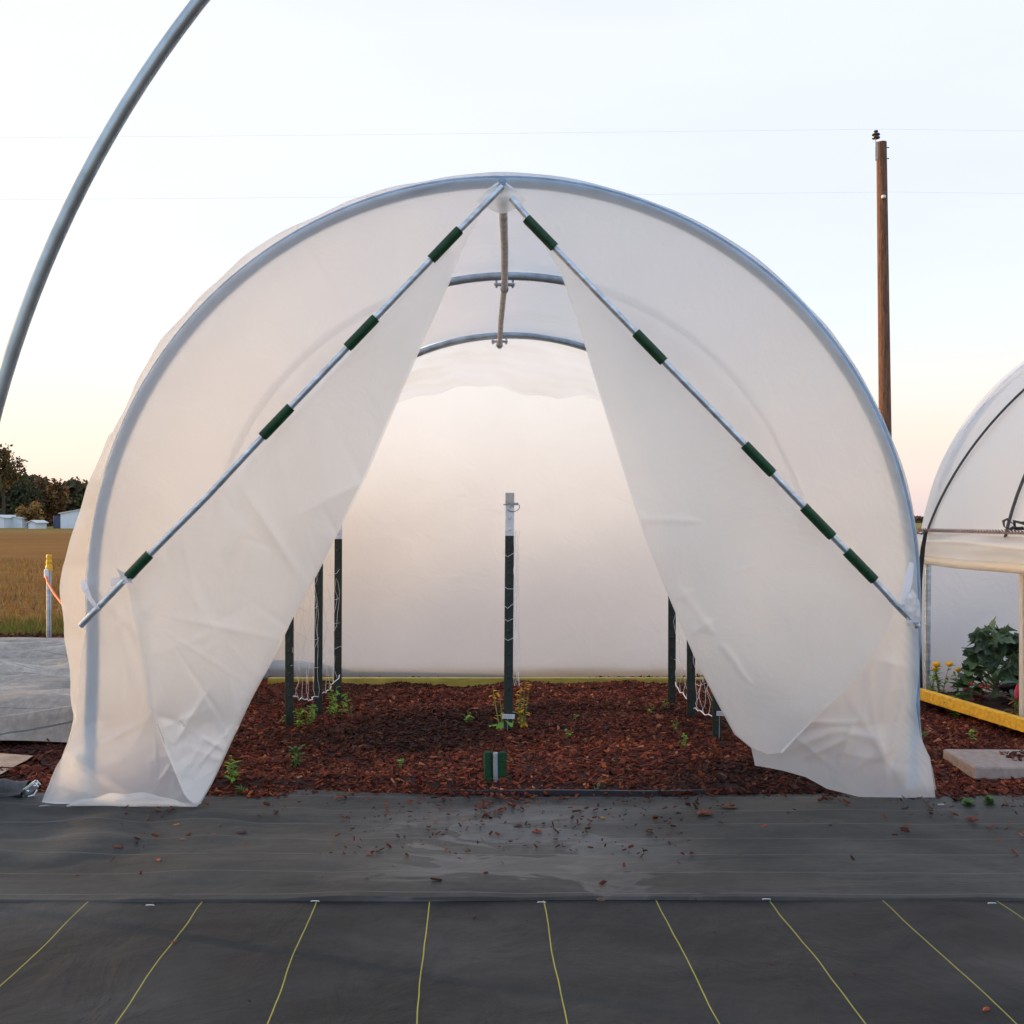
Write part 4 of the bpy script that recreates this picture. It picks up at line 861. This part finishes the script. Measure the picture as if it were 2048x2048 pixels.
MARI = simple('marigold_petals', (.85, .42, .01), .7, 0, 60, .25, .3, .002); REDP = simple('red_petals', (.32, .03, .02), .7, 0, 60, .3, .3, .002)
KG = [(.06, .10, .07), (.08, .13, .09), (.06, .11, .05), (.11, .17, .09)]
def kale(X, Y, z, h, label, seed, n=46):
    g = random.Random(seed); e = tag(empty('kale_plant', (X, Y, z)), label, 'vegetable plant', 'kale plants in the bed'); Vq = []; cc = []; sm = MB()
    sm.tube([(X, Y, z), (X+.01, Y, z+h*.4), (X-.01, Y, z+h*.8)], [.014, .012, .008], 8)
    for k in range(n):
        t = .15+.85*k/n; a = k*2.4+g.uniform(-.3, .3); b0 = Vector((X, Y, z+h*.75*t)); r_ = g.uniform(.6, 1.15)* .15*(1.05-.5*t)*g.uniform(.7, 1.15)
        tip = b0+Vector((math.cos(a)*r_, math.sin(a)*r_, .05+.12*t)); sm.tube([b0, b0.lerp(tip, .5)+Vector((0, 0, -.012)), tip], [.005, .004, .003], 5)
        c = Vector(KG[g.randrange(4)])*g.uniform(.7, 1.3); dirn = Vector((math.cos(a), math.sin(a), .5))
        for m_ in range(3):
            aa = a+(m_-1)*.8; 
            for q_ in leaf(tip-dirn*.02, (math.cos(aa), math.sin(aa), g.uniform(0, 1.1)), .085*g.uniform(.6, 1.25), .040*g.uniform(.6, 1.3), g.uniform(.3, 1.6), up=(g.uniform(-1.2, 1.2), g.uniform(-1.2, 1.2), 1), lobes=1): Vq.append([tuple(v_) for v_ in q_]); cc.append(tuple(c))
    soup_obj('foliage', np.array(Vq), LEAF, np.array(cc), e); sm.build('stem', simple('kale_stem', (.13, .22, .09), .6, 0, 20, .2, 0), e); return e
kale(2.58, 5.16, .07, .27, 'tall dark green kale plant left of the right hand post', 401)
kale(2.78, 5.10, .07, .26, 'kale plant cut by the right edge of the photo', 402)
plant('cabbage_plant', 2.60, 4.85, .07, 'broad blue green leafed plant low in front of the kale', [(.06, .11, .08), (.08, .14, .10)], .14, 22, .12, .045, 403, 'vegetable plant', stems=3, spread=1, droop=.9)
plant('cabbage_plant', 2.42, 5.15, .07, 'round leafed green plant between marigolds and kale', [(.06, .12, .05), (.10, .18, .06)], .15, 18, .10, .038, 404, 'vegetable plant', stems=3, spread=1, droop=.8)
plant('marigold', 2.30, 5.33, .05, 'yellow marigold nearest the black strap', DGn+BG, .18, 30, .04, .008, 405, 'flower', 'yellow marigolds in the bed', 3, .5, flowers=(MARI, 1), fr=.017)
plant('marigold', 2.38, 5.36, .05, 'yellow marigold beside the round leafed plant', DGn+BG, .17, 40, .04, .008, 406, 'flower', 'yellow marigolds in the bed', 4, .6, flowers=(MARI, 3), fr=.018)
plant('marigold', 2.47, 5.34, .05, 'small orange marigold close to the kale leaves', DGn+BG, .15, 26, .04, .008, 407, 'flower', 'yellow marigolds in the bed', 3, .7, flowers=(MARI, 1), fr=.015)
plant('red_flower', 2.40, 4.98, .07, 'red flowering plant tucked behind the yellow board', [(.14, .02, .02), (.05, .09, .03), (.10, .03, .03)], .10, 40, .05, .016, 408, 'flower', None, 4, 1.2, flowers=(REDP, 3), fr=.009)
plant('celosia', 2.46, 4.70, .07, 'pointed pink plume flower over the yellow board', [(.10, .16, .03), (.25, .13, .04)], .10, 26, .06, .009, 409, 'flower', None, 3, .3)
m = MB(); m.lathe((2.462, 4.70, .15), [(.006, 0), (.015, .015), (.013, .04), (.007, .06), (.002, .075)], 10); o = m.build('plume', simple('pink_plume', (.40, .03, .07), .8, 0, 60, .3, .4, .003), bpy.data.objects['celosia'], True)
plant('leafy_weed', 2.56, 4.62, .07, 'bright green ferny weed inside the bed by the right post', BG+DGn, .10, 80, .045, .006, 410, 'weed', None, 5, 1.4)
plant('purple_kale', 2.58, 4.95, .07, 'dark purple leafed plant under the kale', [(.05, .015, .03), (.07, .02, .03), (.04, .03, .03)], .13, 30, .10, .03, 411, 'vegetable plant', None, 4, 1.2)

# ------------------------------------------------------------------ slab, stake in the field, hardware, loose bits
e_ = MB(); e_.box((2.01, 3.90, .035), (.41, .30, .05), -.03, bev=.006); tag(e_.build('concrete_slab', CONC, None), 'square grey brown concrete slab lying on mulch right of the tunnel', 'paving slab')
sc_ = chips(60, (2.0, 2.16), (3.82, 3.98), lambda a, b: np.full_like(a, .061), .004, .013)
tag(soup_obj('slab_crumbs', sc_[0], CHIP, sc_[1]), 'heap of bark crumbs on top of the concrete slab', 'bark', kind='stuff')

Ys = 8.3; X_ = (96-1024)/F*Ys; e = tag(empty('outlet_stake', (X_, Ys, 0)), 'grey metal stake with yellow capped outlet at the field edge', 'stake')
zt_ = CZ-(1135-HZ)/F*Ys
m = MB(); m.box((X_, Ys, zt_/2), (.022, .012, zt_), bev=.002); m.box((X_+.016, Ys+.012, zt_/2), (.012, .018, zt_), bev=.002); m.build('post', GALV, e)
m = MB(); c = P(93, 1147, Ys-.03); m.box(c, (.035, .03, .075), bev=.006); m.build('outlet_box', WHITEP, e)
m = MB(); c = P(98, 1137, Ys); m.lathe((c[0], c[1], c[2]-.02), [(.028, 0), (.03, .03), (.024, .05), (.026, .08), (.02, .095), (.024, .12), (.02, .14)], 10); m.build('cap', YCAP, e)
m = MB(); pts = [P(92, 1153, Ys-.045), P(96, 1166, Ys-.1), P(108, 1187, 8.0), P(122, 1205, 7.8), P(140, 1226, 7.6), P(170, 1250, 7.4), (-3.0, 7.2, .03), (-2.5, 6.8, .08)]
m.tube(pts, .0085, 8); tag(m.build('extension_cord', ORANGE, None, True), 'orange extension cord hanging from the outlet stake', 'cord')

# ratchet by the left foot and gathered cloth
rt = tag(empty('ratchet', (-1.79, 3.55, .03)), 'small silver metal ratchet clamp at the left foot of the tunnel', 'clamp')
c = Vector(P(66, 1582, 3.50)); mr = Matrix.Rotation(-.62, 4, 'Y') @ Matrix.Rotation(.2, 4, 'X')
def rv(x, y, z): return c+(mr.to_3x3() @ Vector((x, y, z)))
m = MB(); m.box(rv(0, -.008, .012), (.062, .003, .022), mr, bev=.001); m.box(rv(0, .012, .012), (.062, .003, .022), mr, bev=.001); m.box(rv(.004, .002, .026), (.05, .018, .003), mr, bev=.001); m.build('frame', METALB, rt)
m = MB(); m.tube([rv(-.012, -.014, .010), rv(-.012, .018, .010)], .006, 10); m.tube([rv(.02, -.014, .012), rv(.02, .018, .012)], .005, 10); m.build('spindle', METALB, rt, True)
m = MB(); m.tube([rv(-.03, -.006, .008), rv(-.05, -.006, -.002), rv(-.066, -.004, -.006)], .003, 6); m.tube([rv(-.02, -.012, -.004), rv(0, -.014, -.012), rv(.02, -.012, -.004)], .003, 6); m.build('lever', WHITEP, rt)
u = np.linspace(0, 1, 120); v = np.linspace(0, 2*math.pi, 40); U, V = np.meshgrid(u, v)
ax_ = -3.0+1.24*U; ay_ = 3.30+.20*U+.02*np.sin(U*9); rad = .040*(1+.22*np.sin(V*3+U*16)+.14*np.sin(U*45+V*2)+.10*np.sin(U*83))*(1-.35*U)
grid_obj_ = grid_obj('gathered_cloth', np.stack([ax_, ay_+rad*1.5*np.cos(V), .012+rad*(1+.9*np.sin(V))], -1), simple('crumpled_cloth', (.045, .045, .046), .6, 0, 40, .4, .5, .004))
tag(grid_obj_, 'crumpled roll of grey ground cloth at the lower left photo edge', 'cloth')

def chip_thing(px, py, ln, label, c=(.13, .035, .018), ang=0, z=.011):
    Yc = (CZ-z)*F/(py-HZ); X = (px-1024)/F*Yc; g = random.Random(int(px*7+py)); n = 9; vs = []
    for lev, sc2 in ((0, 1), (.45, .95), (1, .6)):
        for j in range(n):
            a = j/n*6.283; r_ = (1+g.uniform(-.25, .25)); x0 = math.cos(a)*ln/2*r_*sc2; y0 = math.sin(a)*ln*.2*r_*sc2
            vs.append((X+x0*math.cos(ang)-y0*math.sin(ang), Yc+x0*math.sin(ang)+y0*math.cos(ang), z-.003+lev*ln*.20*(1+g.uniform(-.3, .3))))
    fs = [tuple(range(n-1, -1, -1)), tuple(range(2*n, 3*n))]+[(l*n+j, l*n+(j+1) % n, l*n+n+(j+1) % n, l*n+n+j) for l in range(2) for j in range(n)]
    m = MB(); m.add(vs, fs); tag(m.build('bark_chip', simple('bark_piece', c, .85, 0, 90, .5, .8, .003), None), label, 'bark chip', 'larger bark chips on the cloth')
cg = [(235, 1694, .042, 'longest dark brown bark chip on the cloth, below the left flap hem', (.10, .035, .02), .05), (355, 1649, .026, 'tan bark chip just below the hem of the left flap', (.40, .20, .08), .2),
      (427, 1670, .034, 'reddish bark chip right of the left flap hem', (.18, .055, .03), -.1), (424, 1621, .034, 'reddish bark chip touching the inner corner of the left flap', (.16, .05, .03), .1),
      (366, 1677, .016, 'small pale bark flake between the tan and reddish chips', (.22, .12, .08), .0), (482, 1665, .036, 'curled dark bark piece beside the reddish chip', (.06, .03, .02), .4),
      (735, 1758, .018, 'dark bark bit alone left of the mud smears', (.07, .03, .02), .2), (949, 1831, .020, 'dark bark bit in front of the seam near centre', (.05, .02, .018), 1.0),
      (1203, 1798, .026, 'brown bark piece lying right on the seam', (.12, .06, .04), .1), (1074, 1662, .034, 'red bark chip behind the mud smears at centre', (.22, .05, .03), -.2),
      (1035, 1651, .032, 'forked dark bark piece left of the red chip', (.06, .03, .02), .6), (347, 1882, .018, 'reddish bark chip on the second yellow thread', (.16, .05, .03), .2),
      (1529, 1650, .020, 'bright red bark chip alone on the right of the cloth', (.30, .04, .02), .3), (1661, 1649, .015, 'round dark crumb right of the bright red chip', (.03, .02, .02), .3),
      (1939, 1635, .032, 'dark red bark chip in front of the slab', (.12, .04, .03), .1), (1973, 2016, .020, 'red leaf fragment in the lower right corner', (.25, .05, .02), .4),
      (1410, 1626, .060, 'flat reddish bark strip under the right flap corner', (.14, .045, .025), .1), (1460, 1612, .055, 'brown bark strip close to the mulch edge at right', (.12, .05, .03), -.05),
      (1205, 1634, .028, 'tan curled leaf beside dark crumbs right of centre', (.22, .12, .05), -.3)]
for a in cg: chip_thing(a[0], a[1], a[2], a[3], a[4], a[5], .004 if a[1] > 1806 else .012)
m = MB()
def staple(px, py, label, z=.0092):
    Yc = (CZ-z)*F/(py-HZ); X = (px-1024)/F*Yc; m = MB(); w = .011
    m.tube([(X-w, Yc, z-.003), (X-w*.8, Yc, z-.001), (X+w*.8, Yc, z-.001), (X+w, Yc, z-.003)], .0012, 6)
    tag(m.build('cloth_staple', LABELM, None, True), label, 'staple', 'white staples pinning the cloth')
staple(630, 1801, 'white wire staple at the third yellow thread from the left'); staple(1083, 1803, 'white wire staple at the fifth yellow thread from the left')
staple(1533, 1797, 'white wire staple at the seventh yellow thread from the left'); staple(1984, 1805, 'white wire staple at the last yellow thread on the right')
staple(1882, 1608, 'white wire staple at the mulch edge right of the right flap', .014); staple(300, 1809, 'white wire staple between the first two yellow threads')
